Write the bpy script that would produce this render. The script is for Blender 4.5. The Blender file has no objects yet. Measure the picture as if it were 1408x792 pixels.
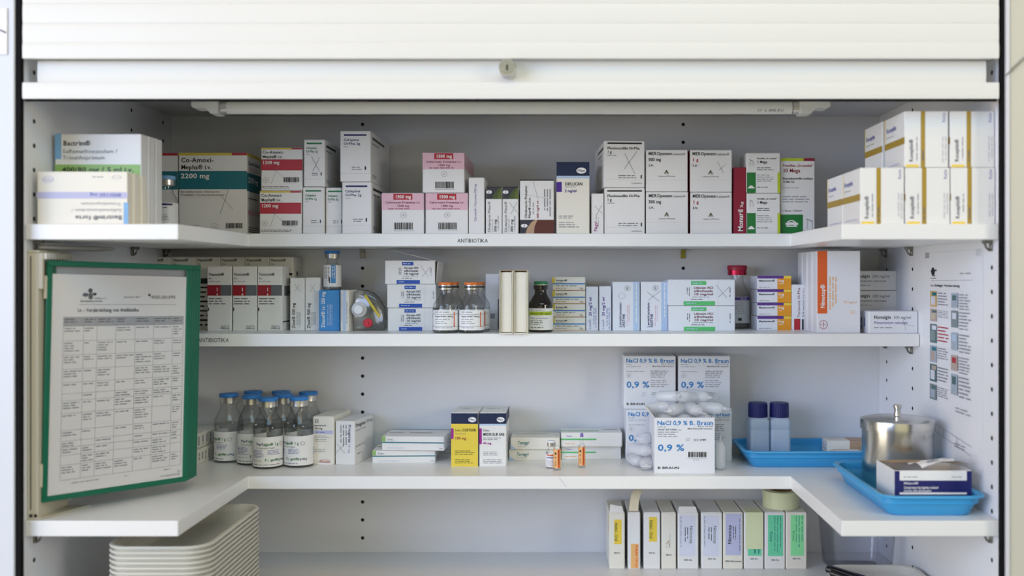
import bpy, math, random
from mathutils import Vector, Matrix
random.seed(7)
sc = bpy.context.scene
col = sc.collection

# ------------------------------------------------------------------ camera
H = 1.45            # eye height above the floor
D = 1.266           # eye to cabinet front
F = 1369.0          # focal length in pixels of a 1408 px wide frame (35 mm)
cam = bpy.data.cameras.new('camera')
cam.lens = 35; cam.sensor_width = 36
cam.shift_x = -68 / 1408; cam.shift_y = -16 / 1408
cam.dof.use_dof = True; cam.dof.focus_distance = 1.60; cam.dof.aperture_fstop = 2.6
cam.clip_start = 0.05
camo = bpy.data.objects.new('camera', cam); col.objects.link(camo)
camo.location = (0, -D, H); camo.rotation_euler = (math.pi / 2, 0, 0)
sc.camera = camo

# ------------------------------------------------------------------ world, light, exposure
w = bpy.data.worlds.new('room_light'); sc.world = w; w.use_nodes = True
bg = w.node_tree.nodes['Background']
bg.inputs[0].default_value = (0.94, 0.97, 1.0, 1); bg.inputs[1].default_value = 0.10

def area(name, loc, target, sx, sy, power, color):
    l = bpy.data.lights.new(name, 'AREA'); l.shape = 'RECTANGLE'; l.size = sx; l.size_y = sy
    l.energy = power; l.color = color
    o = bpy.data.objects.new(name, l); col.objects.link(o)
    o.location = loc
    o.rotation_euler = (Vector(target) - Vector(loc)).to_track_quat('-Z', 'Y').to_euler()
area('window_light', (-2.3, -2.4, 2.0), (0, 0, 1.25), 1.8, 1.5, 62, (0.53, 0.66, 1.0))
area('left_fill', (-2.6, -1.2, 1.3), (0, 0, 1.3), 1.6, 1.6, 35, (1.0, 0.89, 0.70))  # added warm fill from the left, no such lamp known
area('ceiling_light', (0.5, -1.7, 2.75), (0.1, 0.1, 1.1), 1.6, 0.6, 12, (0.55, 0.85, 1.0))
area('ceiling_lamp', (0, -0.9, 2.75), (0, 0.1, 1.0), 2.4, 0.5, 9, (1.0, 0.64, 0.25))
area('right_lamp', (2.4, -2.0, 1.9), (0, 0, 1.3), 0.8, 0.8, 22, (1.0, 0.94, 0.82))
area('far_fill', (0, -4.0, 1.5), (0, 0, 1.3), 3.0, 2.0, 15, (1.0, 0.92, 0.55))  # added frontal fill behind the camera, not a known window

vs = sc.view_settings
sc.display_settings.display_device = 'sRGB'
vs.view_transform = 'Standard'; vs.look = 'None'; vs.gamma = 1; vs.use_curve_mapping = False
vs.exposure = 0.0
sc.cycles.transparent_max_bounces = 48

# ------------------------------------------------------------------ materials
def lin(h):
    h = h.lstrip('#'); v = [int(h[i:i + 2], 16) / 255 for i in (0, 2, 4)]
    return tuple(x / 12.92 if x <= .04045 else ((x + .055) / 1.055) ** 2.4 for x in v) + (1,)
MATS = {}
def mat(name, hexcol, rough=.5, metal=0., noise=0.03, scale=40., bump=0., trans=0., spec=.5, coat=0., sss=0., stretch=None):
    m = bpy.data.materials.new(name); m.use_nodes = True
    nt = m.node_tree; b = nt.nodes['Principled BSDF']
    c = lin(hexcol)
    b.inputs['Roughness'].default_value = rough; b.inputs['Metallic'].default_value = metal
    b.inputs['Transmission Weight'].default_value = trans
    b.inputs['Specular IOR Level'].default_value = spec
    b.inputs['Coat Weight'].default_value = coat
    if sss: b.inputs['Subsurface Weight'].default_value = sss; b.inputs['Subsurface Radius'].default_value = (.01, .01, .01)
    tc = nt.nodes.new('ShaderNodeTexCoord'); nz = nt.nodes.new('ShaderNodeTexNoise')
    nz.inputs['Scale'].default_value = scale; nz.inputs['Detail'].default_value = 3
    if stretch:
        mp = nt.nodes.new('ShaderNodeMapping'); mp.inputs['Scale'].default_value = stretch
        nt.links.new(tc.outputs['Object'], mp.inputs[0]); nt.links.new(mp.outputs[0], nz.inputs[0])
    else:
        nt.links.new(tc.outputs['Object'], nz.inputs[0])
    mx = nt.nodes.new('ShaderNodeMix'); mx.data_type = 'RGBA'
    mx.inputs[6].default_value = tuple(min(1, x * (1 + noise)) for x in c[:3]) + (1,)
    mx.inputs[7].default_value = tuple(x * (1 - noise) for x in c[:3]) + (1,)
    nt.links.new(nz.outputs[0], mx.inputs[0]); nt.links.new(mx.outputs[2], b.inputs['Base Color'])
    if bump:
        bp = nt.nodes.new('ShaderNodeBump'); bp.inputs['Strength'].default_value = bump; bp.inputs['Distance'].default_value = .001
        nt.links.new(nz.outputs[0], bp.inputs['Height']); nt.links.new(bp.outputs[0], b.inputs['Normal'])
    MATS[name] = m
    return m
def clear(name, tint, edge, gloss=.06, rough=.02):
    """thin clear wall: see-through, darker where it is seen edge-on, with reflections"""
    m = bpy.data.materials.new(name); m.use_nodes = True
    nt = m.node_tree; nt.nodes.remove(nt.nodes['Principled BSDF'])
    out = nt.nodes['Material Output']
    lw = nt.nodes.new('ShaderNodeLayerWeight'); lw.inputs[0].default_value = .35
    mx = nt.nodes.new('ShaderNodeMix'); mx.data_type = 'RGBA'
    mx.inputs[6].default_value = lin(tint); mx.inputs[7].default_value = lin(edge)
    pw = nt.nodes.new('ShaderNodeMath'); pw.operation = 'POWER'; pw.inputs[1].default_value = 1.6
    nt.links.new(lw.outputs['Facing'], pw.inputs[0]); nt.links.new(pw.outputs[0], mx.inputs[0])
    tr = nt.nodes.new('ShaderNodeBsdfTransparent'); nt.links.new(mx.outputs[2], tr.inputs[0])
    gl = nt.nodes.new('ShaderNodeBsdfGlossy'); gl.inputs['Roughness'].default_value = rough
    fr = nt.nodes.new('ShaderNodeMath'); fr.operation = 'MULTIPLY_ADD'; fr.inputs[1].default_value = .35; fr.inputs[2].default_value = gloss
    p4 = nt.nodes.new('ShaderNodeMath'); p4.operation = 'POWER'; p4.inputs[1].default_value = 3.
    nt.links.new(lw.outputs['Facing'], p4.inputs[0]); nt.links.new(p4.outputs[0], fr.inputs[0])
    ms = nt.nodes.new('ShaderNodeMixShader')
    nt.links.new(fr.outputs[0], ms.inputs[0]); nt.links.new(tr.outputs[0], ms.inputs[1]); nt.links.new(gl.outputs[0], ms.inputs[2])
    nt.links.new(ms.outputs[0], out.inputs[0])
    MATS[name] = m
    return m

mat('laminate', '#e0e1e4', .38, noise=.012, scale=14, bump=.02)
mat('laminate_side', '#ebedf2', .38, noise=.012, scale=14, bump=.02)
mat('shelf_board', '#eeeeec', .32, noise=.012, scale=14, bump=.02)
mat('slat_plastic', '#e7e6e1', .42, noise=.01, scale=12)
mat('panel_white', '#d8dbe3', .4, noise=.01, scale=3)
mat('panel_cream', '#d3cfbf', .25, noise=.015, scale=2)
mat('trim_light', '#dcdce2', .4)
mat('rubber_black', '#09080b', .8, spec=.2)
mat('hole_dark', '#141414', .9)
mat('concrete_floor', '#b9b7b0', .5, noise=.05, scale=5)
mat('card', '#e9e8e6', .48, noise=.012, scale=90, bump=.03)
mat('card_cool', '#e4e6ec', .45, noise=.012, scale=90, bump=.03)
mat('card_cream', '#eae6da', .5, noise=.015, scale=90, bump=.03)
mat('card_inside', '#e9e2d2', .75, noise=.03, scale=60, bump=.05)
mat('kraft', '#a58662', .8, noise=.06, scale=70, bump=.08)
mat('paper', '#eceaea', .6, noise=.012, scale=60)
mat('glossy_paper', '#eceef4', .25, noise=.01, scale=60)
mat('steel', '#c9c8c4', .22, metal=1, noise=.05, scale=6, stretch=(1, 1, 60))
mat('bright_metal', '#d8d6d2', .22, metal=1, noise=.03)
mat('crimp_metal', '#cfccc4', .33, metal=1, noise=.03)
mat('red_metal', '#b02040', .3, metal=.7)
mat('dark_metal', '#8a8780', .35, metal=1, noise=.05)
mat('brass', '#8f8a3c', .35, metal=.8)
mat('alu_beige', '#cfc8b4', .4, noise=.02)
mat('lamp_white', '#dedfda', .4)
mat('tube_glass', '#e4e5e0', .12, coat=.5)
mat('green_plastic', '#0d6b50', .3, noise=.03, scale=20)
mat('blue_plastic', '#3fa3dc', .35, noise=.02, scale=20)
mat('white_plastic', '#d9d7cf', .38, noise=.015, scale=20)
mat('tray_melamine', '#cfcdc2', .4, noise=.02, scale=20)
mat('milky_plastic', '#ccdcee', .3, noise=.02, trans=.25)
mat('frosted_plastic', '#fafbff', .2, noise=.01, trans=.22, coat=.3)
mat('tape_green', '#dde2b8', .35, noise=.04, scale=60, stretch=(1, 1, 20))
mat('tape_cream', '#e6dcc0', .5, noise=.02)
mat('rubber_grey', '#4c4a48', .6)
mat('shadow_grey', '#8a8880', .5)  # tone of the shadow line modelled on the right panel
mat('amber_glass', '#160c08', .08, noise=.05, coat=.4)
mat('pen_black', '#17171a', .3)
mat('pen_navy', '#23255a', .3)
mat('pen_silver', '#8f8d88', .35, metal=.3)
clear('clear_glass', '#fefefe', '#bcc2c0', .045)
clear('clear_liquid', '#fdfdfd', '#cfd3d2', .012)
clear('clear_film', '#fefefe', '#e9ebee', .03, .1)
clear('clear_bag', '#f0f1f1', '#a9acac', .10, .12)
clear('clear_bin_plastic', '#fdfdfe', '#d4d8dc', .04, .08)
def milky(name, share):
    """translucent moulded plastic: part of the light passes straight through the skin"""
    m = MATS[name]; nt = m.node_tree; out = nt.nodes['Material Output']; b = nt.nodes['Principled BSDF']
    tr = nt.nodes.new('ShaderNodeBsdfTransparent'); tr.inputs[0].default_value = (.97, .98, 1, 1)
    ms = nt.nodes.new('ShaderNodeMixShader'); ms.inputs[0].default_value = share
    nt.links.new(b.outputs[0], ms.inputs[1]); nt.links.new(tr.outputs[0], ms.inputs[2]); nt.links.new(ms.outputs[0], out.inputs[0])
milky('frosted_plastic', .42); milky('milky_plastic', .12)
INK = dict(K='#1d1c20', G='#64676d', LG='#9c9fa6', VLG='#c3c5cc', W='#f1f0ee', navy='#1d2166', dnavy='#0c2048', slate='#33353f', dred='#98182a', teal='#16707e',
           red='#b3202f', crim='#8d0d33', yel='#d8c23a', wine='#6d1730', green='#1a7a36', grn='#0f7a44', lime='#b8cc28', blue='#1c7fc4',
           royal='#1c4fae', sky='#3a8fd0', pale='#b6cbe6', pink='#e3b9c6', brown='#5c2a22', greytext='#8b8d95', purp='#5b2e8c', violet='#4a2090',
           mag='#a01f8c', orange='#e0622a', amber='#e59a24', gold='#a88a2c', ylab='#f0d04a', lgreen='#58c070', lav='#d9dcec', lav2='#bfc0e0',
           mint='#6fd6a8', mint2='#8ee8a4', peach='#f0b878', olive='#5a6a2c', leaf='#46562a', ggreen='#90b868', lilac='#b9b9d8', palegreen='#a8c088',
           tealine='#2a7c86', seal='#b02434', yellowbox='#e8cf4a', periw='#7478b4', tan='#b99a7c', sand='#c8bca4', thumb1='#7d8d92', thumb2='#b9a8a0',
           thumb3='#4f6f70', thumb4='#a6b4c4', thumb5='#d0b070', hdr='#b0b1b6', bluetop='#2f6db0', capblue='#3384d2', caplight='#7fb0dc',
           caporange='#e0742a', capgreen='#0f7a4c', capred='#a01c38', capnavy='#12165c', capwhite='#eef0f4', capr2='#d02c40', tip='#7d62b8')
for k, v in INK.items(): mat('ink_' + k, v, .45, noise=.02, scale=80)

# ------------------------------------------------------------------ mesh builder
class MB:
    def __init__(s): s.v = []; s.f = []; s.m = []; s.names = []; s.smooth = []
    def mi(s, name):
        if name not in s.names: s.names.append(name)
        return s.names.index(name)
    def add(s, verts, faces, m, smooth=False):
        o = len(s.v); s.v += [tuple(p) for p in verts]; k = s.mi(m)
        for f in faces:
            s.f.append([i + o for i in f]); s.m.append(k); s.smooth.append(smooth)
    def box(s, x0, x1, y0, y1, z0, z1, m, b=0.):
        cx, cy, cz = (x0 + x1) / 2, (y0 + y1) / 2, (z0 + z1) / 2
        hx, hy, hz = abs(x1 - x0) / 2, abs(y1 - y0) / 2, abs(z1 - z0) / 2
        b = min(b, hx * .49, hy * .49, hz * .49)
        if b <= 0:
            v = [(cx + a * hx, cy + e * hy, cz + c * hz) for a in (-1, 1) for e in (-1, 1) for c in (-1, 1)]
            s.add(v, [(0, 1, 3, 2), (4, 6, 7, 5), (0, 4, 5, 1), (2, 3, 7, 6), (0, 2, 6, 4), (1, 5, 7, 3)], m); return
        V = []; idx = {}
        for a in (-1, 1):
            for e in (-1, 1):
                for c in (-1, 1):
                    for ax in range(3):
                        q = [a * (hx - (b if ax != 0 else 0)), e * (hy - (b if ax != 1 else 0)), c * (hz - (b if ax != 2 else 0))]
                        idx[(a, e, c, ax)] = len(V); V.append(Vector(q))
        fs = []
        for ax in range(3):
            for sg in (-1, 1):
                o1, o2 = [i for i in range(3) if i != ax]
                q = []
                for p1, p2 in ((-1, -1), (1, -1), (1, 1), (-1, 1)):
                    t = [0, 0, 0]; t[ax] = sg; t[o1] = p1; t[o2] = p2; q.append(idx[(*t, ax)])
                fs.append(q)
        for ax in range(3):
            o1, o2 = [i for i in range(3) if i != ax]
            for p1 in (-1, 1):
                for p2 in (-1, 1):
                    q = []
                    for sg, which in ((-1, o1), (1, o1), (1, o2), (-1, o2)):
                        t = [0, 0, 0]; t[ax] = sg; t[o1] = p1; t[o2] = p2; q.append(idx[(*t, which)])
                    fs.append(q)
        for a in (-1, 1):
            for e in (-1, 1):
                for c in (-1, 1): fs.append([idx[(a, e, c, k)] for k in range(3)])
        out = []
        for f in fs:
            ce = sum((V[i] for i in f), Vector()) / len(f)
            n = (V[f[1]] - V[f[0]]).cross(V[f[2]] - V[f[0]])
            out.append(f if n.dot(ce) > 0 else f[::-1])
        s.add([(p.x + cx, p.y + cy, p.z + cz) for p in V], out, m)
    def loft(s, loops, m, cap0=True, cap1=True, smooth=True):
        n = len(loops[0]); v = [p for l in loops for p in l]; f = []
        for i in range(len(loops) - 1):
            for j in range(n):
                k = (j + 1) % n
                f.append((i * n + j, i * n + k, (i + 1) * n + k, (i + 1) * n + j))
        if cap0: f.append(tuple(range(n - 1, -1, -1)))
        if cap1: f.append(tuple((len(loops) - 1) * n + j for j in range(n)))
        s.add(v, f, m, smooth)
    def lathe(s, prof, m, n=28, c=(0, 0, 0), cap0=True, cap1=True):
        s.loft([[(c[0] + r * math.cos(2 * math.pi * j / n), c[1] + r * math.sin(2 * math.pi * j / n), c[2] + z) for j in range(n)]
                for r, z in prof], m, cap0, cap1)
    def tube(s, pts, radii, m, n=12):
        pts = [Vector(p) for p in pts]
        if not isinstance(radii, (list, tuple)): radii = [radii] * len(pts)
        loops = []
        for i, p in enumerate(pts):
            t = (pts[min(i + 1, len(pts) - 1)] - pts[max(i - 1, 0)]).normalized()
            a = t.cross(Vector((0, 0, 1)) if abs(t.z) < .9 else Vector((1, 0, 0))).normalized(); b = t.cross(a)
            loops.append([tuple(p + (a * math.cos(2 * math.pi * j / n) + b * math.sin(2 * math.pi * j / n)) * radii[i]) for j in range(n)])
        s.loft(loops, m)
    def mesh(s, name):
        me = bpy.data.meshes.new(name); me.from_pydata(s.v, [], s.f)
        for nme in s.names: me.materials.append(MATS[nme])
        me.polygons.foreach_set('material_index', s.m); me.polygons.foreach_set('use_smooth', s.smooth)
        me.update()
        if any(s.smooth): me.set_sharp_from_angle(angle=math.radians(38))
        return me
def obj(name, mb, parent=None, loc=None, rz=0, label=None):
    o = bpy.data.objects.new(name, mb.mesh(name) if isinstance(mb, MB) else mb); col.objects.link(o)
    if parent: o.parent = parent
    if loc: o.location = loc
    if rz: o.rotation_euler = (0, 0, math.radians(rz))
    if label: o['label'] = label
    return o
def tag(o, label, cat, group=None):
    o['label'] = label; o['category'] = cat
    if group: o['group'] = group
    return o
def thing(name, label, cat, loc=(0, 0, 0), rz=0, group=None):
    o = bpy.data.objects.new(name, None); col.objects.link(o); o.location = loc; o.rotation_euler = (0, 0, math.radians(rz))
    o.empty_display_size = .02
    return tag(o, label, cat, group)
def rrect(x0, x1, y0, y1, z, r, n=5):
    p = []
    for cx, cy, a0 in ((x1 - r, y1 - r, 0), (x0 + r, y1 - r, 90), (x0 + r, y0 + r, 180), (x1 - r, y0 + r, 270)):
        for k in range(n + 1):
            a = math.radians(a0 + 90 * k / n); p.append((cx + r * math.cos(a), cy + r * math.sin(a), z))
    return p

# ------------------------------------------------------------------ lettering (built-in font, laid out by hand)
GL = {}
def load_glyphs(chars):
    todo = []
    for ch in chars:
        for bold in (0, 1):
            c = bpy.data.curves.new('glyph', 'FONT'); c.body = ch; c.resolution_u = 2; c.fill_mode = 'FRONT'
            c.offset = .020 if bold else .0
            o = bpy.data.objects.new('glyph', c); col.objects.link(o); todo.append((ch, bold, o, c))
    bpy.context.view_layer.update(); dg = bpy.context.evaluated_depsgraph_get()
    for ch, bold, o, c in todo:
        me = bpy.data.meshes.new_from_object(o.evaluated_get(dg))
        v = [(p.co.x, p.co.y) for p in me.vertices]; f = [tuple(q.vertices) for q in me.polygons]
        adv = (max(x for x, y in v) + max(.03, min(x for x, y in v))) if v else .3
        GL[(ch, bold)] = (v, f, adv)
        bpy.data.meshes.remove(me); bpy.data.objects.remove(o); bpy.data.curves.remove(c)
load_glyphs('ABCDEFGHIJKLMNOPQRSTUVWXYZabcdefghijklmnopqrstuvwxyz0123456789.,-/%®+()«»:„“é°ä')
class Pr:
    """ink laid on a face: fn(x, y, off) turns drawing units (y down) into a local point"""
    def __init__(s, fn, seg=1): s.fn = fn; s.seg = seg; s.mb = MB(); s.bands = []; s.off = .0004; s.boff = .00022
    def _rect(s, mb, q, c, off):
        n = s.seg; v = []; f = []
        for i in range(n + 1):
            t = i / n
            for a, b in ((q[0], q[1]), (q[3], q[2])):
                v.append(s.fn(a[0] + (b[0] - a[0]) * t, a[1] + (b[1] - a[1]) * t, off))
        for i in range(n): f.append((2 * i, 2 * i + 2, 2 * i + 3, 2 * i + 1))
        mb.add(v, f, 'ink_' + c)
    def r(s, x0, y0, x1, y1, c):
        s._rect(s.mb, [(x0, y0), (x1, y0), (x1, y1), (x0, y1)], c, s.off); s.off += .00004
    def b(s, x0, y0, x1, y1, c, q=None):
        mb = MB(); s.bands.append((c, mb)); s._rect(mb, q or [(x0, y0), (x1, y0), (x1, y1), (x0, y1)], c, s.boff); s.boff += .00002
    def s(s, x0, y0, x1, y1, w, c='G'):
        dx, dy = x1 - x0, y1 - y0; L = math.hypot(dx, dy) or 1; nx, ny = -dy / L * w / 2, dx / L * w / 2
        s._rect(s.mb, [(x0 + nx, y0 + ny), (x1 + nx, y1 + ny), (x1 - nx, y1 - ny), (x0 - nx, y0 - ny)], c, s.off); s.off += .00002
    def o(s, cx, cy, rx, ry, c, ring=0., n=20):
        P = [(math.cos(2 * math.pi * k / n), math.sin(2 * math.pi * k / n)) for k in range(n)]
        v = [s.fn(cx + rx * a, cy + ry * b, s.off) for a, b in P]
        if ring:
            v += [s.fn(cx + rx * (1 - ring) * a, cy + ry * (1 - ring) * b, s.off) for a, b in P]
            s.mb.add(v, [(k, (k + 1) % n, n + (k + 1) % n, n + k) for k in range(n)], 'ink_' + c)
        else: s.mb.add(v, [tuple(range(n))], 'ink_' + c)
        s.off += .00004
    def poly(s, pts, c):
        s.mb.add([s.fn(x, y, s.off) for x, y in pts], [tuple(range(len(pts)))], 'ink_' + c); s.off += .00004
    def t(s, x0, y0, x1, y1, txt, c='K', b=0, rot=0):
        x = 0; gl = []
        for ch in txt:
            if ch == ' ': x += .3; continue
            g = GL.get((ch, b)) or GL[('-', b)]; gl.append((x, g)); x += g[2]
        wt = max(x, .1); cap = .73
        for gx, (v, f, a) in gl:
            out = []
            for px, py in v:
                tx = (gx + px) / wt; ty = py / cap
                if rot == 0: X, Y = x0 + tx * (x1 - x0), y1 - ty * (y1 - y0)
                elif rot == 90: X, Y = x1 - ty * (x1 - x0), y1 - tx * (y1 - y0)
                elif rot == -90: X, Y = x0 + ty * (x1 - x0), y0 + tx * (y1 - y0)
                else: X, Y = x1 - tx * (x1 - x0), y0 + ty * (y1 - y0)
                out.append(s.fn(X, Y, s.off))
            s.mb.add(out, f, 'ink_' + c)
        s.off += .00001
    def l(s, x0, y0, x1, y1, n, c='greytext', rot=0, fill=.36, last=.7):
        """rows of print too small to read: bars of word length"""
        if rot: A0, A1, B0, B1 = y0, y1, x0, x1
        else: A0, A1, B0, B1 = x0, x1, y0, y1
        pitch = (B1 - B0) / n; em = pitch * 1.1
        for i in range(n):
            end = A0 + (A1 - A0) * (random.uniform(last, 1.0)); a = A0; b = B0 + pitch * (i + .5 - fill / 2)
            while a < end - em * .3:
                wl = min(em * random.uniform(.9, 3.4), end - a)
                q = (a, b, a + wl, b + pitch * fill) if not rot else (b, a, b + pitch * fill, a + wl)
                s._rect(s.mb, [(q[0], q[1]), (q[2], q[1]), (q[2], q[3]), (q[0], q[3])], c, s.off)
                a += wl + em * .45
        s.off += .00001
    def bar(s, x0, y0, x1, y1, c='K'):
        x = x0; rnd = random.Random(int(x0 * 7 + y0)); u = (x1 - x0) / 62
        while x < x1 - u:
            wd = u * rnd.choice((1, 1, 2, 3)); s._rect(s.mb, [(x, y0), (x + wd, y0), (x + wd, y1), (x, y1)], c, s.off); x += wd + u * rnd.choice((1, 1.5, 2))
        s.off += .00001
    def oval(s, cx, cy, rx, ry, rot=0):
        s.o(cx, cy, rx, ry, 'W')
        if rot == 90: s.t(cx - ry * .5, cy - rx * .7, cx + ry * .3, cy + rx * .7, 'Pfizer', 'navy', 1, 90)
        else: s.t(cx - rx * .75, cy - ry * .5, cx + rx * .75, cy + ry * .4, 'Pfizer', 'navy', 1)
    def done(s, parent):
        for c, mb in s.bands: obj('colour_band', mb, parent)
        if s.mb.f: obj('printing', s.mb, parent)

# ------------------------------------------------------------------ measuring helpers: (photo pixel, distance from the eye) -> metres
def PX(px, d): return (px - 772) / F * d
def PZ(py, d): return (380 - py) / F * d          # relative to eye height
def YD(d): return d - D
CR = dict(c1=(0, 120, .2651), c2=(340, 160, .2557), c3=(640, 160, .2273), c4=(880, 160, .2273), c5=(1120, 130, .2526), k1=(200, 330, .2019),
          k2=(420, 330, .2020), k3=(640, 340, .1989), k4=(880, 340, .1894), k5=(1080, 320, .2525), m1=(270, 520, .2020), m2=(490, 530, .1918),
          m3=(680, 480, .2526), m4=(980, 510, .3040), b1=(0, 640, .2841), b2=(800, 650, .2344), b3=(1080, 650, .2330), t0=(220, 200, .15785),
          t1=(680, 230, .1199), p=(0, 0, 1))
def cx(cr, x): return CR[cr][0] + CR[cr][2] * x
def cy(cr, y): return CR[cr][1] + CR[cr][2] * y
TOP, MID, LOW, BOT, CEIL = .0670, -.0896, -.3124, -.4860, .2820     # board tops, relative to the eye
XL, XR, YB = -.686, .560, .489
REC, WNG = .289, .006
CUTL, CUTR = -.4897, .3580

def carton(name, label, cr, rect, d, dep, base, front=None, rot=0, m='card', h=None, group=None, right=None, left=None, top=None, flap=None,
           cat='box', bev=.0009, ref=None, dx=0.):
    rd = ref or d      # distance at which the pixel sizes were read
    x0, x1 = PX(cx(cr, rect[0]), rd) + dx, PX(cx(cr, rect[2]), rd) + dx
    w_ = x1 - x0
    if h is None: h = PZ(cy(cr, rect[1]), rd) - base
    mb = MB(); mb.box(-w_ / 2, w_ / 2, 0, dep, 0, h, m, bev)
    o = obj(name, mb, None, ((x0 + x1) / 2, YD(d), base + H), rot); tag(o, label, cat, group)
    if front:
        p = Pr(lambda X, Y, off: (-w_ / 2 + w_ * (X - rect[0]) / (rect[2] - rect[0]), -off, h * (rect[3] - Y) / (rect[3] - rect[1])))
        front(p); p.done(o)
    if right:
        p = Pr(lambda X, Y, off: (w_ / 2 + off, dep * X / 100, h * (100 - Y) / 100)); right(p); p.done(o)
    if left:
        p = Pr(lambda X, Y, off: (-w_ / 2 - off, dep * (100 - X) / 100, h * (100 - Y) / 100)); left(p); p.done(o)
    if top:
        p = Pr(lambda X, Y, off: (-w_ / 2 + w_ * X / 100, dep * (100 - Y) / 100, h + off)); top(p); p.done(o)
    if flap == 'front':       # end flap tucked behind the lower edge, proud by the board thickness
        f = MB(); f.box(-w_ / 2 + .0012, w_ / 2 - .0012, -.0002, .0004, h * .10, h - .0012, m); obj('tuck_flap', f, o)
    if flap == 'top':
        f = MB(); f.box(-w_ / 2 + .0012, w_ / 2 - .0012, .0012, dep - .004, h - .0004, h + .0003, m); obj('tuck_flap', f, o)
    return o, base + h
GAP = .0006

# ------------------------------------------------------------------ setting
def structure(name, mb):
    o = obj(name, mb); o['kind'] = 'structure'; return o
mb = MB(); mb.box(-1.6, -.6905, -.010, .52, 0, 2.5, 'panel_white', .001); structure('wall_left', mb)
mb = MB(); mb.box(.5652, 1.6, -.010, .52, 0, 2.5, 'panel_cream', .001); structure('wall_right', mb)
mb = MB(); mb.box(.5606, .5650, -.012, .004, .60, 2.1, 'trim_light', .0005); structure('trim_1', mb)
mb = MB(); mb.box(-3, 3, -4, .6, -.05, 0, 'concrete_floor'); structure('floor', mb)

cab = thing('wall_cabinet', 'white open wall cabinet with pin holes down its inner sides', 'cabinet', (0, 0, H + BOT))
Z = lambda z: z - BOT            # eye-relative height to cabinet-local
def panel(name, x0, x1, y0, y1, z0, z1, m='laminate', b=.0008):
    mb = MB(); mb.box(x0, x1, y0, y1, Z(z0), Z(z1), m, b); return obj(name, mb, cab)
pl = panel('side_panel', XL - .0040, XL, .0005, YB, BOT - .05, CEIL, 'laminate_side')
pr_ = panel('side_panel', XR, XR + .0040, .0005, YB, BOT - .05, CEIL, 'laminate_side')
pb = panel('back_panel', XL - .004, XR + .004, YB, YB + .012, BOT - .05, CEIL + .016)
panel('top_panel', XL - .004, XR + .004, .0005, YB, CEIL, CEIL + .016)
panel('bottom_panel', XL + .0003, XR - .0003, .0005, YB, BOT - .022, BOT)
for x0, x1 in ((-.6902, -.6836), (.5556, .5604)):
    panel('guide_rail', x0, x1, -.0075, .0003, BOT - .05, .55, 'rubber_black', .0004)
def disc(nrm):
    mb = MB(); n = 10; r = .0026; R = .0032
    def pt(a, rad, off):
        u, v = rad * math.cos(a), rad * math.sin(a)
        return {'x': (off, u, v), 'X': (-off, u, v), 'y': (u, -off, v)}[nrm]
    A = [2 * math.pi * k / n for k in range(n)]
    mb.add([pt(a, R, .0001) for a in A] + [pt(a, r, .0004) for a in A], [(k, (k + 1) % n, n + (k + 1) % n, n + k) for k in range(n)] + [tuple(range(n, 2 * n))], 'hole_dark')
    return mb.mesh('pin_hole')
dx, dX, dy = disc('x'), disc('X'), disc('y')
bands = [(-.478, -.342), (-.303, -.113), (-.082, .042), (.075, .275)]
zs = [.268 - .0317 * k for k in range(24)]
zs = [z for z in zs if any(a < z < b for a, b in bands)]
front = [.268 - .0317 * k for k in range(24)]
front = [z for z in front if any(a < z < b for a, b in [(-.478, -.342), (-.303, .042), (.075, .275)])]
for yy in (.029, .322, .448):
    for z in (front if yy < .1 else zs):
        obj('pin_hole', dx, pl, (XL, yy, Z(z - .003))); obj('pin_hole', dX, pr_, (XR, yy, Z(z - .003)))
for px in (498.5, 939.5):
    for z in zs: obj('pin_hole', dy, pb, (PX(px, 1.755), YB, Z(z)))
def clip(x, y, z, dirx, m='dark_metal', parent=None):
    """shelf pin: stub in the hole with a hooked tongue under the board"""
    mb = MB()
    if dirx:
        a, b = (x, x + .012 * dirx)
        mb.box(min(a, b), max(a, b), y - .0035, y + .0035, Z(z - .004), Z(z), m, .0006)
        mb.box(min(a, a + .003 * dirx), max(a, a + .003 * dirx), y - .003, y + .003, Z(z - .014), Z(z - .003), m, .0006)
        mb.tube([(a + .003 * dirx, y, Z(z - .013)), (a + .007 * dirx, y, Z(z - .010)), (a + .010 * dirx, y, Z(z - .003))], .0016, m, 8)
    else:
        mb.box(x - .0035, x + .0035, y - .012, y, Z(z - .004), Z(z), m, .0006)
        mb.box(x - .004, x + .004, y - .003, y, Z(z - .015), Z(z - .003), m, .001)
    obj('shelf_pin', mb, parent)
TH = .0200
for z in (TOP - TH - .0003, LOW - TH - .0003):
    for yy in (.029, .322, .448):
        clip(XL, yy, z, 1, parent=pl); clip(XR, yy, z, -1, parent=pr_)
for yy in (.322, .448):
    clip(XL, yy, MID - TH - .0003, 1, parent=pl); clip(XR, yy, MID - TH - .0003, -1, parent=pr_)
clip(PX(499, 1.755), YB, TOP - TH - .0003, 0, 'dark_metal', pb); clip(PX(939, 1.755), YB, TOP - TH - .0003, 0, 'brass', pb)

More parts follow.
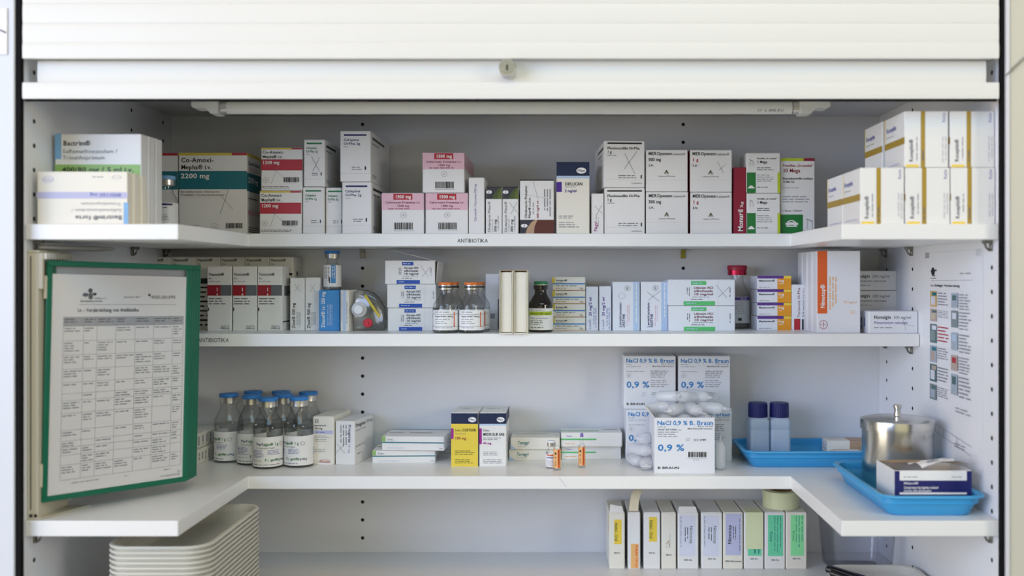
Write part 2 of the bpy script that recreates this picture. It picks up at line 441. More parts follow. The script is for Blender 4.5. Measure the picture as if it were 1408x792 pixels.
def board(name, poly, ztop, label):
    n = len(poly); mb = MB()
    v = [(x, y, -TH) for x, y in poly] + [(x, y, 0) for x, y in poly]
    f = [tuple(range(n - 1, -1, -1)), tuple(range(n, 2 * n))] + [(i, (i + 1) % n, n + (i + 1) % n, n + i) for i in range(n)]
    mb.add(v, f, 'shelf_board')
    o = obj(name, mb, None, (0, 0, ztop + H)); tag(o, label, 'shelf')
    bv = o.modifiers.new('edge', 'BEVEL'); bv.width = .0012; bv.segments = 2; bv.limit_method = 'ANGLE'
    return o
g = .0006
U = [(XL + g, WNG), (CUTL, WNG), (CUTL, REC), (CUTR, REC), (CUTR, WNG), (XR - g, WNG), (XR - g, YB - g), (XL + g, YB - g)]
s1 = board('shelf', U, TOP, 'uppermost white U-shaped shelf marked ANTIBIOTIKA under the tube lamp')
s2 = board('shelf', [(XL + g, REC), (XR - g, REC), (XR - g, YB - g), (XL + g, YB - g)], MID, 'straight narrow white shelf, the middle one, without side wings')
s3 = board('shelf', U, LOW, 'lower white U-shaped shelf carrying clear bottles and blue trays')
def edge_text(sh, x0, x1, y0, y1, ztop, d):
    p = Pr(lambda X, Y, off: (PX(X, d), YD(d) - off, PZ(Y, d) - ztop)); p.t(x0, y0, x1, y1, 'ANTIBIOTIKA', 'K', 0)
    obj('printing', p.mb, sh)
edge_text(s1, 629, 671, 328, 333.5, TOP, D + REC); edge_text(s2, 272, 315, 464.5, 470.5, MID, D + REC)
p = Pr(lambda X, Y, off: (PX(X, D + REC), YD(D + REC) - off, PZ(Y, D + REC) - LOW))
p.s(769, 657, 779, 670, .5, 'VLG'); obj('scratch', p.mb, s3)

# roller shutter
sh = thing('roller_shutter', 'white slatted roller shutter pulled up over the cabinet opening', 'shutter', (0, -.008, H + PZ(136, 1.258)))
zb = PZ(136, 1.258)
def slat(z0, z1, x0, x1, y0, name, back=.006):
    mb = MB(); n = 7; prof = [(0, 0)]
    hh = z1 - z0
    for k in range(n + 1):
        t = k / n; prof.append((y0 - .0007 * (1 - (2 * t - 1) ** 4), hh * t))
    pts0 = [(back, 0.0003)] + [(y, .0001 + (hh - .0002) * (zz / hh)) for y, zz in prof[1:]] + [(back, hh - .0003)]
    loops = [[(x, y, z0 - zb + zz) for y, zz in pts0] for x in (x0, x1)]
    mb.loft(loops, 'slat_plastic', smooth=True); return obj(name, mb, sh)
sx0, sx1 = PX(31.5, 1.258), PX(1373, 1.258)
slat(PZ(136, 1.258), PZ(113.5, 1.258), sx0, sx1, -.001, 'bottom_lip')
slat(PZ(113.5, 1.258), PZ(80.5, 1.258), PX(44, 1.258), PX(1362, 1.258), .0135, 'grip_strip', .0165)
mb = MB(); mb.box(sx0 + .001, sx1 - .001, .0005, .0065, -.0024, .0002, 'rubber_black', .0004); obj('seal_strip', mb, sh)
ys = [80.5, 58.5, 32, 4.5, -22.5, -49.5, -76.5]
for a, b in zip(ys, ys[1:]): slat(PZ(a, 1.258), PZ(b, 1.258), sx0, sx1, -.0005 if a < 80 else -.001, 'slat')
lk = MB(); lk.tube([(0, .014, 0), (0, -.010, 0), (0, -.0115, 0)], [.0108, .0108, .0100], 'bright_metal', 24)
lko = obj('lock', lk, sh, (PX(698, 1.258), .0, PZ(95, 1.258) - zb))
kh = MB(); kh.tube([(0, -.0113, 0), (0, -.0122, 0)], [.0068, .0066], 'bright_metal', 20); kh.box(-.0011, .0011, -.0126, -.0118, -.004, .003, 'hole_dark'); obj('keyhole', kh, lko)

# tube lamp under the top panel
lz = CEIL + H; ld = 1.43
lamp = thing('tube_lamp', 'long slim white tube lamp fixed under the cabinet top', 'lamp', (0, YD(ld), lz))
lx0, lx1 = PX(268, ld), PX(1138, ld)
mb = MB(); mb.box(lx0 + .002, lx1 - .002, -.014, .016, -.030, -.0003, 'lamp_white', .001); obj('housing', mb, lamp)
tz = PZ(148.5, ld) - CEIL; tr = .0090
mb = MB(); mb.tube([(PX(312, ld), 0, tz), (PX(1088, ld), 0, tz)], tr, 'tube_glass', 24); tb = obj('tube', mb, lamp)
p = Pr(lambda X, Y, off: (PX(X, ld), -math.sqrt(max(0, tr ** 2 - (PZ(Y, ld) - CEIL - tz) ** 2)) - off, PZ(Y, ld) - CEIL))
p.t(1040, 151, 1046, 154.5, '21W', 'G'); p.t(1050, 151, 1076, 154.5, 'L 840 EU', 'G'); obj('printing', p.mb, tb)
for sgn, px0, px1, xr in ((1, 268, 304, 302), (-1, 1138, 1098, 1100)):
    a, b = PX(px0, ld), PX(px1, ld)
    ze, zb_ = PZ(150.5, ld) - CEIL, PZ(158, ld) - CEIL
    prof = [(a, -.0003), (a, ze + .002), (a + sgn * .003, ze), (a + sgn * .020, ze), (a + sgn * .027, zb_), (b, zb_), (b, -.0003)]
    mb = MB(); loops = [[(x, y, zz) for x, zz in prof] for y in (-.0140, .0140)]
    mb.loft(loops, 'lamp_white', smooth=False); obj('end_cap', mb, lamp)
    mb = MB(); c0, c1 = sorted((PX(xr, ld), PX(xr + 11 * sgn, ld))); mb.tube([(c0, 0, tz), (c1, 0, tz)], tr + .0004, 'bright_metal', 24); obj('metal_ferrule', mb, lamp)

# ------------------------------------------------------------------ uppermost shelf
def f_bactrim(p):
    p.b(330, 395, 728, 455, 'ggreen'); p.b(285, 242, 318, 368, 'caplight'); p.b(285, 395, 330, 455, 'ggreen')
    p.t(328, 275, 470, 300, 'Bactrim®', 'K', 1); p.t(325, 318, 610, 338, 'Sulfamethoxazolum /', 'G'); p.t(325, 350, 545, 370, 'Trimethoprimum', 'G')
    p.t(322, 408, 695, 432, '400/80 mg / 5 ml i.v.', 'K', 1)
dB = 1.336
for k, nm in enumerate(('foremost', 'second', 'rearmost')):
    carton('medicine_carton', f'tall white carton with green band on left wing, {nm} of its row', 'c1', (285, 242, 733, 705), dB + k * .0215, .0205, TOP, f_bactrim if k == 0 else None, ref=dB, dx=k * .0012, rot=(0, -.8, .5)[k], group='cartons with a green 400/80 mg band', right=lambda p: (p.s(18, 4, 18, 97, 1.2, 'VLG'), p.s(80, 4, 80, 97, 1.2, 'VLG')))
def f_forte(p):
    p.b(192, 540, 660, 572, 'lilac'); p.b(640, 592, 664, 700, 'caplight')
    p.o(250, 477, 30, 16, 'lav2', .15); p.t(232, 472, 268, 483, 'Roche', 'lav2', 1)
    p.t(465, 547, 628, 564, '800/160 mg', 'periw', 1, 180); p.t(420, 592, 628, 608, 'Trimethoprimum', 'LG', 0, 180)
    p.t(370, 624, 630, 640, 'Sulfamethoxazolum /', 'LG', 0, 180); p.t(390, 658, 632, 680, 'Bactrim® forte', 'G', 1, 180)
    p.l(480, 458, 560, 470, 1, 'LG'); p.o(605, 466, 24, 8, 'LG', .15)
for k, nm in enumerate(('front', 'middle', 'rear')):
    carton('medicine_carton', f'low white carton with grey band and upside-down print, {nm} one', 'c1', (194, 437 + k * 3, 660, 702), 1.284 + k * .0170, .0158, TOP,
           f_forte if k == 0 else None, ref=1.284, dx=k * .0022, rot=(.8, -.5, .2)[k], m='card_cream', group='low cartons with upside-down print')

def vial(name, label, px, d, base, r, h, prof, capc, cap_r, cap_h, crimp_h, lab=None, lab_fn=None, glass='clear_glass', group=None, cat='vial',
         spin=0, stopper=True, capname='cap', labm='ink_W', liquid=None, crimp_m='crimp_metal'):
    o = thing(name, label, cat, (PX(px, d), YD(d), base + H), spin, group)
    mb = MB(); mb.lathe([(a * r, b * h) for a, b in prof], glass, 32); obj('glass_body', mb, o)
    neck = prof[-1][0] * r; zt = h
    if stopper:
        mb = MB(); mb.lathe([(neck * .6, zt - .004), (neck * .98, zt - .003), (neck * .98, zt + .0005)], 'rubber_grey', 20); obj('stopper', mb, o)
    c0 = zt - crimp_h * .75
    mb = MB(); mb.lathe([(neck * 1.02, c0), (cap_r * .96, c0 + .0004), (cap_r * .97, c0 + crimp_h), (cap_r * .6, c0 + crimp_h + .0003)], crimp_m, 32); obj('crimp_seal', mb, o)
    z0 = c0 + crimp_h
    mb = MB(); mb.lathe([(cap_r * .9, z0), (cap_r, z0 + .0004), (cap_r * 1.01, z0 + cap_h * .8), (cap_r * .95, z0 + cap_h), (cap_r * .55, z0 + cap_h * .98)], 'ink_' + capc, 32); obj(capname, mb, o)
    if liquid:
        mb = MB(); mb.lathe([(.01 * r, .002), (.9 * r, .002), (.94 * r, .005), (.94 * r, liquid * h), (.01 * r, liquid * h)], 'clear_liquid', 32); obj('liquid', mb, o)
    if lab:
        v0, v1 = lab; R = r + .0004
        mb = MB(); n = 40; a0, a1 = -2.75, 2.75
        for k in range(n):
            A0, A1 = a0 + (a1 - a0) * k / n, a0 + (a1 - a0) * (k + 1) / n
            mb.add([(R * math.sin(A0), -R * math.cos(A0), v0), (R * math.sin(A1), -R * math.cos(A1), v0), (R * math.sin(A1), -R * math.cos(A1), v1), (R * math.sin(A0), -R * math.cos(A0), v1)], [(0, 1, 2, 3)], labm, True)
        # weld the strip
        lb = obj('paper_label', mb, o)
        if lab_fn:   # drawing units: millimetres along the arc (0 = front), millimetres down from the label's top
            p = Pr(lambda X, Y, off: ((R + off) * math.sin(X / 1000 / R), -(R + off) * math.cos(X / 1000 / R), v1 - Y / 1000), 8)
            lab_fn(p); p.done(lb)
    return o
P_VIAL = [(.15, .004), (.88, 0), (1, .03), (1, .60), (.93, .68), (.62, .76), (.56, .80), (.56, .90), (.66, .905), (.66, 1)]
P_BOTTLE = [(.15, .004), (.90, 0), (1, .03), (1, .585), (.95, .63), (.55, .80), (.50, .83), (.50, .91), (.60, .915), (.60, 1)]
def l_navy(p):
    p.b(-12, 1, 12, 4, 'navy'); p.l(-11, 6, 11, 9, 1, 'navy'); p.t(-11, 11, -6, 13, '1 g', 'navy'); p.l(-11, 17, 11, 26, 4, 'greytext')
vial('glass_vial', 'small clear vial with light blue cap behind the low cartons, on the upper left wing', 229.5, 1.50, TOP, .0158, .076, P_VIAL, 'caplight', .0122, .006, .008, (.004, .043), l_navy, cat='vial', spin=8)

def coamox(big):
    def f(p):
        band = 'teal' if big else 'red'
        if big:
            p.b(163, 64, 625, 86, 'yel'); p.b(625, 64, 757, 86, 'red'); p.b(160, 218, 757, 374, band)
            p.t(183, 104, 468, 145, 'Co-Amoxi-', 'K', 1); p.t(183, 166, 452, 204, 'Mepha® i.v.', 'K', 1); p.t(181, 238, 432, 280, '2200 mg', 'W', 1)
            p.t(180, 386, 520, 402, 'Bei bakteriellen Infektionen', 'K'); p.t(180, 412, 566, 430, 'Penicillin/β-Lactamasehemmer', 'K')
            p.s(163, 446, 755, 452, 1.5, 'pink'); p.s(163, 296, 755, 300, 1.5, 'tealine')
            p.s(622, 310, 524, 585, 2.5); p.s(530, 430, 636, 544, 2.5)
            p.l(178, 676, 362, 706, 3, 'G'); p.o(476, 690, 30, 26, 'LG', .1); p.t(468, 680, 484, 700, 'A', 'G'); p.bar(575, 662, 720, 706)
        else:
            p.b(75, 170, 238, 178, 'yel'); p.b(238, 170, 297, 178, 'red'); p.b(75, 231, 297, 290, band)
            p.t(82, 184, 195, 200, 'Co-Amoxi-', 'K', 1); p.t(82, 208, 190, 224, 'Mepha® i.v.', 'K', 1); p.t(82, 238, 174, 256, '1200 mg', 'W', 1)
            p.o(100, 342, 16, 15, 'LG', .1); p.t(95, 336, 105, 347, 'A', 'G'); p.bar(195, 326, 280, 352); p.s(205, 356, 270, 356, 1.5, 'LG')
            p.l(80, 372, 270, 388, 2, 'G'); p.s(170, 255, 130, 360, 1); p.s(140, 280, 215, 345, 1)
    return f
def r_coamox(p):
    p.b(0, 0, 100, 4, 'yel'); p.b(0, 24, 100, 47, 'teal'); p.t(8, 9, 95, 14, 'Co-Amoxi-', 'K', 1); p.l(8, 17, 90, 22, 2, 'pink'); p.t(8, 29, 80, 36, '2200 mg', 'W', 1)
    p.l(8, 54, 90, 57, 1, 'K'); p.b(5, 70, 100, 76, 'pink'); p.l(8, 90, 95, 98, 3, 'G')
carton('medicine_carton', 'large white carton with turquoise 2200 mg band, right one, at the recess corner', 't0', (163, 64, 757, 755), 1.578, .072, TOP, coamox(1), rot=0, right=r_coamox, group='cartons with a turquoise band')
def shift(f, dx, dy):
    def g_(p):
        fn = p.fn; p.fn = lambda X, Y, off: fn(X + dx, Y + dy, off); f(p)
    return g_
carton('medicine_carton', 'large white carton with turquoise band, left one, mostly behind the vial', 't0', (-440, 66, 154, 755), 1.58, .072, TOP, shift(coamox(1), -603, 2), group='cartons with a turquoise band')
_, t = carton('medicine_carton', 'white carton with red 1200 mg band, lower of two', 'c2', (66, 400, 292, 628), 1.566, .075, TOP, shift(coamox(0), -7, 232), rot=-.5, group='cartons with a red band')
carton('medicine_carton', 'white carton with red 1200 mg band, upper of two', 'c2', (75, 168, 297, 396), 1.566, .075, t + GAP, coamox(0), rot=.4, group='cartons with a red band')

def cef(c, name, x0, x1, y0, y1, txt, cross=False):
    W_ = x1 - x0; Hh = y1 - y0
    def f(p):
        p.b(x0 + W_ * .12, y0 + Hh * .065, x0 + W_ * .86, y0 + Hh * .10, c)
        p.t(x0 + W_ * .11, y0 + Hh * .15, x0 + W_ * .62, y0 + Hh * .20, 'Cefepime', c, 1); p.t(x0 + W_ * .11, y0 + Hh * .225, x0 + W_ * .66, y0 + Hh * .275, txt, c, 1)
        p.l(x0 + W_ * .11, y0 + Hh * .30, x0 + W_ * .3, y0 + Hh * .33, 1, 'LG')
        p.l(x0 + W_ * .38, y0 + Hh * .70, x0 + W_ * .74, y0 + Hh * .78, 2, 'G'); p.r(x0 + W_ * .80, y0 + Hh * .70, x0 + W_ * .85, y0 + Hh * .77, 'K')
        p.s(x0 + 2, y0 + Hh * .84, x1 - 2, y0 + Hh * .84, 1.2, 'VLG')
        if cross: p.s(x0 + W_ * .35, y0 + Hh * .35, x0 + W_ * .75, y0 + Hh * .68, 2); p.s(x0 + W_ * .75, y0 + Hh * .38, x0 + W_ * .42, y0 + Hh * .68, 2)
    return f
def r_cef(p):
    p.b(8, 10, 70, 15, 'K'); p.l(8, 20, 45, 26, 1, 'G'); p.l(8, 84, 30, 92, 2, 'G')
grp = 'cartons with a short green bar'
_, t = carton('medicine_carton', 'small white carton with green bar, bottom left of three', 'c2', (299, 380, 413, 628), 1.566, .105, TOP, cef('grn', '', 299, 413, 380, 628, 'OrPha 1g'), right=r_cef, group=grp)
carton('medicine_carton', 'small white carton with green bar, bottom right of three', 'c2', (422, 383, 506, 628), 1.572, .105, TOP, cef('grn', '', 422, 525, 383, 628, 'OrPha 1g'), right=r_cef, group=grp)
carton('medicine_carton', 'small white carton with green bar and pencil cross, on top of two', 'c2', (305, 125, 417, 376), 1.562, .107, t + GAP, cef('grn', '', 305, 417, 125, 376, 'OrPha 1g', True), right=r_cef, group=grp)
grp = 'large cartons with a navy bar'
_, t = carton('medicine_carton', 'large white carton with short navy bar, lower of two', 'c2', (510, 353, 668, 628), 1.562, .165, TOP, cef('navy', '', 510, 668, 353, 628, 'OrPha 2g'), right=r_cef, group=grp, flap='front')
carton('medicine_carton', 'large white carton with short navy bar, upper and tallest of the shelf', 'c2', (500, 78, 664, 350), 1.560, .168, t + GAP, cef('navy', '', 500, 664, 78, 350, 'OrPha 2g'), right=r_cef, group=grp, flap='front')

def cfx(x0, y0):
    def f(p):
        p.b(x0, y0, x0 + 224, y0 + 88, 'pink'); p.b(x0 + 62, y0 + 2, x0 + 165, y0 + 34, 'red')
        p.t(x0 + 72, y0 + 9, x0 + 158, y0 + 26, '1500 mg', 'W', 1); p.t(x0 + 20, y0 + 42, x0 + 208, y0 + 53, 'Cefuroxim Fresenius i.v.', 'wine', 1)
        p.t(x0 + 82, y0 + 60, x0 + 148, y0 + 71, '1500 mg', 'wine', 1); p.l(x0 + 35, y0 + 76, x0 + 205, y0 + 86, 1, 'wine')
        p.o(x0 + 117, y0 + 113, 16, 15, 'LG', .1); p.t(x0 + 112, y0 + 107, x0 + 122, y0 + 118, 'A', 'G'); p.bar(x0 + 68, y0 + 154, x0 + 170, y0 + 190); p.s(x0 + 66, y0 + 196, x0 + 172, y0 + 196, 2, 'LG')
    return f
def r_cfx(p):
    p.b(0, 0, 100, 38, 'pink')
    for k in range(7): p.s(6 + k * 13, 20 - k, 14 + k * 13, 46, 1.5, 'seal')
grp = 'cartons with pink tops'
_, t = carton('medicine_carton', 'white carton with pink 1500 mg top, bottom left of three', 'c2', (723, 412, 950, 627), 1.568, .150, TOP, cfx(723, 414), group=grp, rot=.3, right=r_cfx)
_, t = carton('medicine_carton', 'white carton with pink 1500 mg top, bottom right of three', 'c2', (959, 412, 1187, 627), 1.566, .155, TOP, cfx(959, 414), group=grp, right=r_cfx)
carton('medicine_carton', 'white carton with pink 1500 mg top, alone on the upper level', 'c2', (943, 196, 1167, 408), 1.564, .165, t + GAP, cfx(943, 196), group=grp, right=r_cfx)

carton('medicine_carton', 'narrow plain white carton with one upright purple line of print', 'c3', (21, 370, 115, 708), 1.566, .06, TOP,
       lambda p: p.t(52, 410, 66, 634, 'Ciproxin® / Ciproxine 500 mg', 'violet', 0, 90))
def clin(x0):
    def f(p):
        p.b(x0, 428, x0 + 94, 500, 'slate'); p.b(x0, 425, x0 + 94, 430, 'K')
        p.poly([(x0 + 36, 499), (x0 + 46, 474), (x0 + 60, 452), (x0 + 78, 435), (x0 + 93, 428), (x0 + 93, 499)], 'leaf'); p.poly([(x0 + 70, 499), (x0 + 74, 470), (x0 + 84, 445), (x0 + 93, 430), (x0 + 93, 499)], 'olive')
        p.oval(x0 + 18, 458, 17, 11, 90)
        p.t(x0 + 10, 515, x0 + 26, 700, 'Clindamycin Pfizer®', 'K', 0, 90); p.t(x0 + 48, 622, x0 + 62, 698, '300 mg', 'K', 1, 90); p.l(x0 + 34, 620, x0 + 42, 700, 1, 'LG', 1); p.l(x0 + 68, 600, x0 + 78, 700, 1, 'LG', 1)
        if x0 > 200: p.s(x0 + 40, 520, x0 + 86, 580, 1.5); p.s(x0 + 86, 520, x0 + 50, 590, 1.5)
    return f
grp = 'narrow cartons with dark leaf tops'
carton('medicine_carton', 'narrow carton with dark top and green leaf, left of the pair', 'c3', (124, 427, 220, 708), 1.564, .09, TOP, clin(125), group=grp)
carton('medicine_carton', 'narrow carton with dark top and green leaf, right of the pair', 'c3', (224, 427, 320, 708), 1.564, .09, TOP, clin(225), group=grp)
def f_c600(p):
    p.b(331, 382, 535, 390, 'K'); p.b(331, 624, 535, 708, 'brown'); p.b(331, 624, 425, 708, 'slate')
    p.poly([(362, 707), (375, 672), (398, 640), (422, 624), (436, 624), (424, 650), (416, 680), (414, 707)], 'tan'); p.poly([(414, 707), (418, 665), (436, 624), (470, 624), (470, 707)], 'brown')
    p.oval(356, 660, 20, 11, 90)
    p.t(358, 420, 372, 615, 'Clindamycin Phosphat', 'K', 1, 90); p.t(380, 488, 394, 615, 'Pfizer® i.v./i.m.', 'K', 1, 90); p.l(404, 520, 416, 615, 1, 'LG', 1)
    p.t(430, 510, 443, 615, '600 mg/4 ml', 'crim', 1, 90); p.l(470, 440, 520, 615, 3, 'greytext', 1); p.s(408, 392, 440, 500, 1.2); p.s(350, 470, 520, 500, 1)
carton('medicine_carton', 'white carton with dark red-brown foot and upright print', 'c3', (331, 384, 535, 708), 1.565, .095, TOP, f_c600)
def f_difl(p):
    p.b(551, 276, 750, 360, 'dnavy'); p.b(551, 360, 750, 375, 'pale'); p.b(551, 396, 583, 457, 'violet'); p.oval(701, 328, 30, 18)
    p.t(603, 398, 708, 418, 'DIFLUCAN', 'K', 1); p.l(603, 421, 680, 432, 1, 'LG'); p.t(601, 440, 672, 458, '2 mg/ml', 'violet', 1)
    p.l(566, 596, 660, 620, 2, 'greytext'); p.l(566, 634, 690, 674, 3, 'greytext')
carton('medicine_carton', 'tall white carton with dark blue top and purple square', 'c3', (551, 276, 750, 708), 1.562, .07, TOP, f_difl, m='card_cream')
carton('medicine_carton', 'thin white carton with magenta upright lettering and pencil cross', 'c3', (762, 467, 836, 708), 1.566, .07, TOP,
       lambda p: (p.t(778, 634, 796, 694, 'Flagyl', 'mag', 1, 90), p.t(786, 590, 795, 626, '500mg', 'greytext', 0, 90), p.l(800, 610, 808, 694, 1, 'LG', 1), p.s(782, 540, 830, 590, 1.5), p.s(826, 535, 795, 590, 1.5)))
def fluc(y0, cross):
    def f(p):
        p.b(858, y0 + 10, 1068, y0 + 20, 'K'); p.t(858, y0 + 36, 1055, y0 + 52, 'Flucloxacillin OrPha', 'K', 1); p.t(857, y0 + 58, 884, y0 + 76, '1 g', 'K', 1); p.l(858, y0 + 82, 915, y0 + 94, 1, 'LG')
        p.l(925, y0 + 204, 1050, y0 + 230, 2, 'G'); p.r(1060, y0 + 206, 1068, y0 + 228, 'K'); p.s(845, y0 + 232, 1080, y0 + 236, 1.2, 'VLG'); p.t(1005, y0 + 250, 1068, y0 + 260, 'Labatec', 'G')
        if cross: p.s(962, y0 + 75, 1026, y0 + 200, 2); p.s(1040, y0 + 60, 960, y0 + 170, 2)
    return f
l_fluc = lambda p: (p.b(40, 12, 92, 17, 'K'), p.l(40, 24, 92, 30, 1, 'G'), p.l(60, 36, 92, 40, 1, 'LG'))
_, t = carton('medicine_carton', 'white carton with black bar at its top, lower of two', 'c3', (842, 432, 1085, 708), 1.564, .12, TOP, fluc(436, False), rot=.3, group='cartons with a long black bar', left=l_fluc)
carton('medicine_carton', 'white carton with black bar and pencil cross, set askew on top', 'c3', (838, 148, 1085, 428), 1.560, .150, t + GAP, fluc(148, True), rot=3.6, group='cartons with a long black bar', left=l_fluc)
def mero(x0, y0, one, cross=False):
    def f(p):
        p.t(x0 + 14, y0 + 12, x0 + 157, y0 + 32, 'MEROpenem', 'K', 1); p.t(x0 + 162, y0 + 18, x0 + 238, y0 + 32, 'Labatec®', 'K', 0)
        p.t(x0 + 14, y0 + 48, x0 + (52 if one else 92), y0 + 68, '1 g' if one else '500 mg', 'red' if one else 'K', 1); p.t(x0 + 16, y0 + 82, x0 + 50, y0 + 100, 'i.v.', 'K', 1)
        cx_ = x0 + 124
        for a in (-14, -5, 5, 14): p.s(cx_, y0 + 122, cx_ + a, y0 + 146, 3, 'leaf')
        p.t(x0 + 74, y0 + 154, x0 + 176, y0 + 163, 'Labatec-Pharma', 'G')
        p.s(x0 + 3, y0 + 182, x0 + 252, y0 + 182, 1, 'VLG')
        if cross: p.s(x0 + 165, y0 + 70, x0 + 205, y0 + 140, 1.5); p.s(x0 + 215, y0 + 88, x0 + 175, y0 + 120, 1.5)
    return f
sd = lambda p: p.b(0, 0, 100, 100, 'crim')
grp = 'square white cartons with a leaf emblem'
_, t = carton('medicine_carton', 'square white 500 mg carton with leaf emblem, lower one', 'c4', (37, 457, 291, 706), 1.565, .10, TOP, mero(37, 457, 0), group=grp, right=sd)
carton('medicine_carton', 'square white 500 mg carton with leaf emblem, upper one', 'c4', (36, 202, 289, 453), 1.564, .10, t + GAP, mero(36, 202, 0), group=grp, right=sd)
_, t = carton('medicine_carton', 'square white carton with red 1 g print, lower one', 'c4', (304, 459, 556, 706), 1.565, .10, TOP, mero(304, 459, 1), group=grp, left=sd)
carton('medicine_carton', 'square white carton with red 1 g print, upper one', 'c4', (302, 203, 556, 454), 1.564, .10, t + GAP, mero(302, 203, 1, True), group=grp, left=sd)
carton('medicine_carton', 'narrow crimson carton with white upright lettering', 'c4', (566, 308, 643, 706), 1.567, .09, TOP, lambda p: (p.t(592, 560, 622, 692, 'Monuril', 'W', 1, 90), p.t(606, 512, 622, 552, '3g', 'W', 0, 90)), m='ink_crim')
def peni(y0):
    def f(p):
        p.b(646, y0 + 118, 700, y0 + 241, 'green'); p.b(832, y0 + 118, 848, y0 + 241, 'lime')
        p.t(708, y0 + 28, 828, y0 + 38, 'Penicillin „Grünenthal“', 'K', 1); p.t(708, y0 + 46, 770, y0 + 62, '1 Mega', 'K', 1); p.l(708, y0 + 84, 812, y0 + 108, 2, 'G'); p.l(708, y0 + 128, 808, y0 + 176, 4, 'LG'); p.l(708, y0 + 200, 800, y0 + 212, 1, 'G')
        p.o(672, y0 + 205, 12, 9, 'W'); p.r(654, y0 + 206, 692, y0 + 214, 'W'); p.s(662, y0 + 40, 682, y0 + 50, 3); p.s(668, y0 + 46, 664, y0 + 80, 2, 'LG'); p.s(682, y0 + 50, 684, y0 + 80, 2, 'LG')
    return f
grp = 'white 1 Mega cartons with green squares'
_, t = carton('medicine_carton', 'white 1 Mega carton with green square, lower one', 'c4', (646, 466, 848, 706), 1.566, .06, TOP, peni(465), group=grp)
carton('medicine_carton', 'white 1 Mega carton with green square, upper one', 'c4', (645, 221, 848, 462), 1.565, .06, t + GAP, peni(221), group=grp)
def f_mega(p):
    p.b(852, 253, 990, 270, 'lime'); p.b(990, 253, 1057, 270, 'crim'); p.b(848, 590, 985, 706, 'green')
    p.t(864, 290, 1046, 304, 'Penicilline „Grünenthal“', 'crim', 1); p.t(864, 314, 970, 338, '10 Mega', 'crim', 1); p.t(864, 368, 1046, 380, 'Benzylpenicillin sodique', 'K', 1); p.t(864, 388, 936, 400, '10 Mio U.I.', 'K', 1)
    p.l(864, 424, 1000, 436, 1, 'LG'); p.l(862, 476, 1030, 522, 3, 'LG'); p.t(862, 560, 980, 572, '1 flacon à infusion', 'K')
    p.o(916, 644, 30, 20, 'W', .25); p.r(880, 640, 956, 652, 'W'); p.s(884, 660, 950, 660, 6, 'W'); p.r(900, 636, 932, 646, 'W')
    p.s(1005, 616, 1045, 632, 4); p.s(1014, 625, 1010, 680, 2, 'LG'); p.s(1040, 630, 1042, 680, 2, 'LG')
carton('medicine_carton', 'tall white 10 Mega carton with green foot and lime top edge', 'c4', (850, 253, 1057, 706), 1.572, .06, TOP, f_mega)

def roc(x0, y0, x1, y1):
    W_ = x1 - x0; h_ = y1 - y0; X = lambda u: x0 + W_ * u; Y = lambda v: y0 + h_ * v
    def f(p):
        p.b(X(.37), Y(0), X(.47), Y(1), 'gold'); p.b(X(.03), Y(.95), X(.32), Y(.995), 'ylab'); p.t(X(.10), Y(.50), X(.19), Y(.90), 'Rocephin®', 'G', 1, 90); p.l(X(.25), Y(.46), X(.31), Y(.92), 1, 'LG', 1)
        p.t(X(.85), Y(.03), X(.93), Y(.2), 'Roche', 'periw', 0, 90); p.l(X(.84), Y(.45), X(.97), Y(.93), 2, 'VLG', 1); p.l(X(.385), Y(.7), X(.455), Y(.97), 1, 'G', 1)
    return f
def l_roc(p):
    p.b(0, 46, 100, 58, 'gold'); p.b(0, 0, 3, 44, 'ylab'); p.t(10, 18, 60, 27, 'Rocephin', 'periw', 1); p.l(10, 34, 58, 38, 1, 'LG'); p.l(20, 88, 95, 93, 1, 'lilac')
grp = 'white cartons with gold stripes on the right wing'
nm = ('leftmost', 'middle', 'rightmost')
for k, (a, b) in enumerate(((248, 488), (495, 737), (743, 983))):
    _, t = carton('medicine_carton', f'white carton with gold stripe, lower row on right wing, {nm[k]} in front', 'c5', (a, 398, b, 700), 1.283, .078, TOP, roc(a, 398, b, 700), left=l_roc, group=grp)
for k, (a, b) in enumerate(((248, 488), (495, 737))):
    carton('medicine_carton', ('white carton with gold stripe, lower row, right behind the leftmost front one', 'white carton with gold stripe, lower row, under the set-back upper one')[k], 'c5', (a, 398, b, 700), 1.363, .078, TOP, None, left=l_roc, group=grp, h=t - TOP, ref=1.283)
for k, (a, b) in enumerate(((490, 728), (738, 980))):
    _, t2 = carton('medicine_carton', f'white carton with gold stripe, upper row on right wing, {("left", "right")[k]} front', 'c5', (a, 90, b, 390), 1.285, .078, t + GAP, roc(a, 90, b, 390), left=l_roc, group=grp)
carton('medicine_carton', 'white carton with gold stripe, upper row, set back behind the front pair', 'c5', (485, 96, 722, 390), 1.373, .078, t + GAP, None, left=l_roc, group=grp, h=t2 - t, ref=1.285, dx=.0006)

